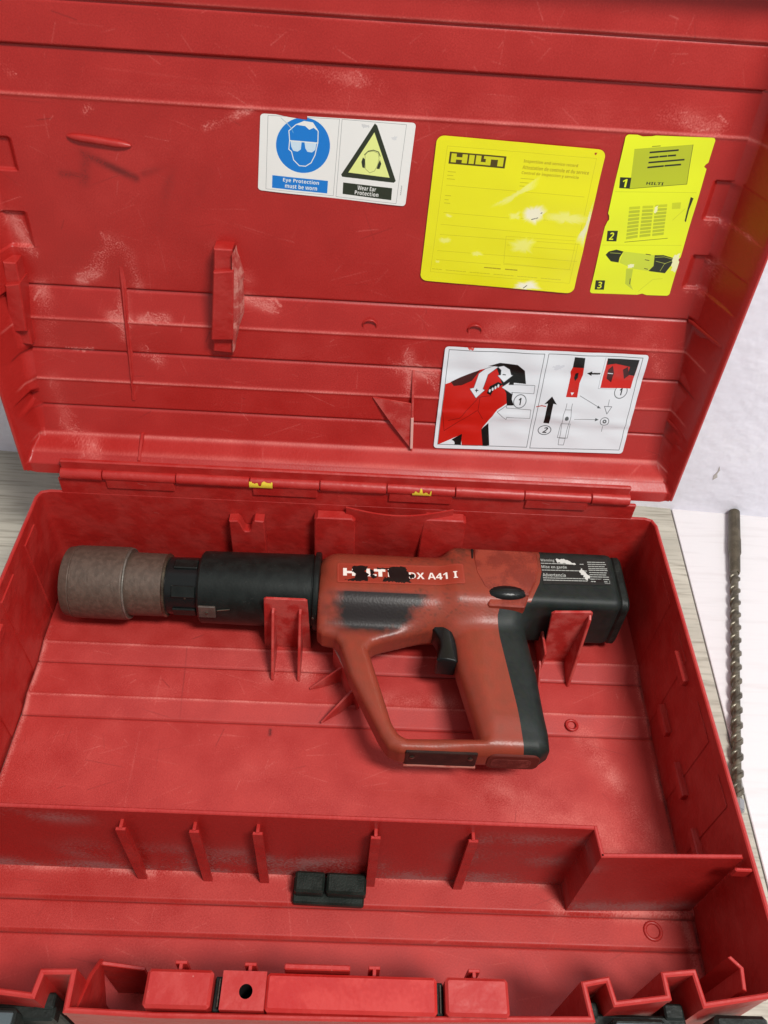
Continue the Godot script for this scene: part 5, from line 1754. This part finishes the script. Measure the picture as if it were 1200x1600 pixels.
	for y in [140, 315, 515, 570]:
		var x := 15.0
		while x < 1000.0:
			var w := rng.randf_range(25, 95)
			stroke(im, [x, y + 10, x + w, y + 10], 20, pr)
			x += w + 22
	for y in [90, 145, 200, 255, 300, 360, 415, 470, 530, 590]:
		var x := 1130.0
		while x < 1520.0:
			var w := rng.randf_range(25, 95)
			stroke(im, [x, y, minf(x + w, 1560), y], 20, pr)
			x += w + 22
	blot(im, [360, 40, 520, 20, 700, 70, 860, 120, 820, 170, 640, 150, 420, 110], Color(0.80, 0.81, 0.79), 22, 51, 1.0)
	blot(im, [930, 250, 1010, 330, 1100, 420, 1120, 520, 1030, 560, 980, 470, 900, 380], Color(0.80, 0.81, 0.79), 26, 52, 1.0)
	blot(im, [700, 80, 1100, 60, 1110, 100, 900, 170], Color(0.10, 0.12, 0.113), 20, 53, 1.0)
	blot(im, [1220, 540, 1420, 520, 1430, 600, 1240, 610], Color(0.05, 0.055, 0.05), 8, 54, 1.0)
	stroke(im, [1440, 630, 1560, 630, 1560, 560], 8, pr)
	tag_plate("printed_warning", tool, im, Vector2(0.1665, 0.0315), Vector2(0.2255, 0.0300), Vector2(0.1665, 0.0600), 0.45, loop_out)


# a thin printed plate on the tool: top-left, top-right, bottom-left corners
func tag_plate(called: String, tool: Node3D, im: Image, tl: Vector2, tr: Vector2, bl: Vector2, rough: float, outline: PackedVector2Array) -> void:
	var mat := StandardMaterial3D.new()
	mat.albedo_texture = shrink(im)
	mat.texture_repeat = false
	mat.roughness = rough
	mat.transparency = BaseMaterial3D.TRANSPARENCY_ALPHA_SCISSOR
	mat.alpha_scissor_threshold = 0.5
	var nx := 30
	var ny := 10
	var vs := PackedVector3Array()
	var ns := PackedVector3Array()
	var ts := PackedVector2Array()
	var ix := PackedInt32Array()
	for j in ny + 1:
		for i in nx + 1:
			var q := tl + (tr - tl) * (float(i) / nx) + (bl - tl) * (float(j) / ny)
			var dl := poly_dist(q, outline)
			var y := 0.110
			for k in 30:
				y -= 0.9 * body(Vector3(q.x, y, q.y), dl)
			vs.append(Vector3(q.x, y + 0.0004, q.y))
			ts.append(Vector2(float(i) / nx, float(j) / ny))
	for j in ny + 1:
		for i in nx + 1:
			var dx := vs[j * (nx + 1) + mini(i + 1, nx)] - vs[j * (nx + 1) + maxi(i - 1, 0)]
			var dz := vs[mini(j + 1, ny) * (nx + 1) + i] - vs[maxi(j - 1, 0) * (nx + 1) + i]
			ns.append(dz.cross(dx).normalized())
	for j in ny:
		for i in nx:
			var a := j * (nx + 1) + i
			ix.append_array(PackedInt32Array([a, a + 1, a + nx + 1, a + 1, a + nx + 2, a + nx + 1]))
	var arr := []
	arr.resize(Mesh.ARRAY_MAX)
	arr[Mesh.ARRAY_VERTEX] = vs
	arr[Mesh.ARRAY_NORMAL] = ns
	arr[Mesh.ARRAY_TEX_UV] = ts
	arr[Mesh.ARRAY_INDEX] = ix
	var m := ArrayMesh.new()
	m.add_surface_from_arrays(Mesh.PRIMITIVE_TRIANGLES, arr)
	part(called, m, mat, tool)


func black_block() -> void:
	var t := thing("plastic_clip", "small black two-part plastic clip against the partition in the front tray", "clip")
	var blk := mottled(Color(0.085, 0.115, 0.10), Color(0.14, 0.165, 0.15), 256, 16.0, 401, 0.42, 0.0, 0.3)
	var turn := Transform3D(Basis(Vector3(0, 1, 0), -0.02), Vector3(-0.0015, 0, 0.2785))
	var mb := MB.new()
	mb.box(Vector3(0.0, 0.0110, 0.0015), Vector3(0.0495, 0.0060, 0.0185), 0.0012, turn, 0.002)
	part("clip_base", mb.finish(40), blk, t)
	for e in [[-0.0135, 0.0205], [0.0120, 0.0275]]:
		mb = MB.new()
		mb.box(Vector3(e[0], 0.0180, -0.0008), Vector3(e[1], 0.0110, 0.0140), 0.0016, turn, 0.002)
		part("clip_half", mb.finish(40), blk, t)


func drill_bit() -> void:
	var t := thing("drill_bit", "long worn steel masonry drill bit lying on the white table", "drill bit")
	var a := Vector3(0.4035, TABLE + 0.0060, -0.1200)
	var b := Vector3(0.3130, TABLE + 0.0055, 0.2100)
	var d := (b - a).normalized()
	var length := a.distance_to(b)
	var side := Vector3.UP.cross(d).normalized()
	t.position = a
	t.basis = Basis(d, d.cross(side) * -1.0, side).orthonormalized()
	if t.basis.determinant() < 0.0:
		t.basis = Basis(d, d.cross(side), side).orthonormalized()
	var dark := mottled(Color(0.29, 0.26, 0.20), Color(0.38, 0.345, 0.28), 256, 18.0, 411, 0.42, 0.4, 0.3, 0.012, 0.15, 40)
	var mb := MB.new()
	mb.lathe([Vector2(0.0, 0.0), Vector2(0.0, 0.0046), Vector2(0.0012, 0.0057), Vector2(0.040, 0.0058), Vector2(0.0415, 0.0062), Vector2(0.060, 0.0062), Vector2(0.0625, 0.0053), Vector2(0.085, 0.0051), Vector2(0.088, 0.0042), Vector2(0.088, 0.0)], 32)
	for s in [-1, 1]:
		mb.box(Vector3(0.020, s * 0.0056, 0.0), Vector3(0.026, 0.0010, 0.0022), 0.0003)
	part("shank", mb.finish(35), dark, t)
	# twisted fluted part
	mb = MB.new()
	mb.begin()
	var l0 := 0.086
	var l1 := length - 0.012
	var nl := 180
	var m := 28
	var last := []
	for k in nl + 1:
		var x := lerpf(l0, l1, float(k) / nl)
		var row := []
		for i in m:
			var ang := TAU * i / m
			var tw := TAU * (x - l0) / 0.030
			var w := cos(2.0 * ang)
			var r := 0.0032 + 0.0018 * smoothstep(0.1, 0.75, w)
			row.append(Vector3(x, cos(ang + tw) * r, sin(ang + tw) * r))
		if last:
			for i in m:
				mb.quad(last[i], last[(i + 1) % m], row[(i + 1) % m], row[i])
		last = row
	mb.close()
	part("flute", mb.finish(50), mottled(Color(0.30, 0.275, 0.23), Color(0.43, 0.40, 0.34), 256, 18.0, 421, 0.30, 0.45, 0.25), t)
	mb = MB.new()
	mb.lathe([Vector2(length - 0.013, 0.0), Vector2(length - 0.013, 0.0052), Vector2(length - 0.005, 0.0052), Vector2(length, 0.0)], 8)
	part("carbide_tip", mb.finish(20), plain_mat(Color(0.70, 0.70, 0.70), 0.3, 0.8, 0.1), t)
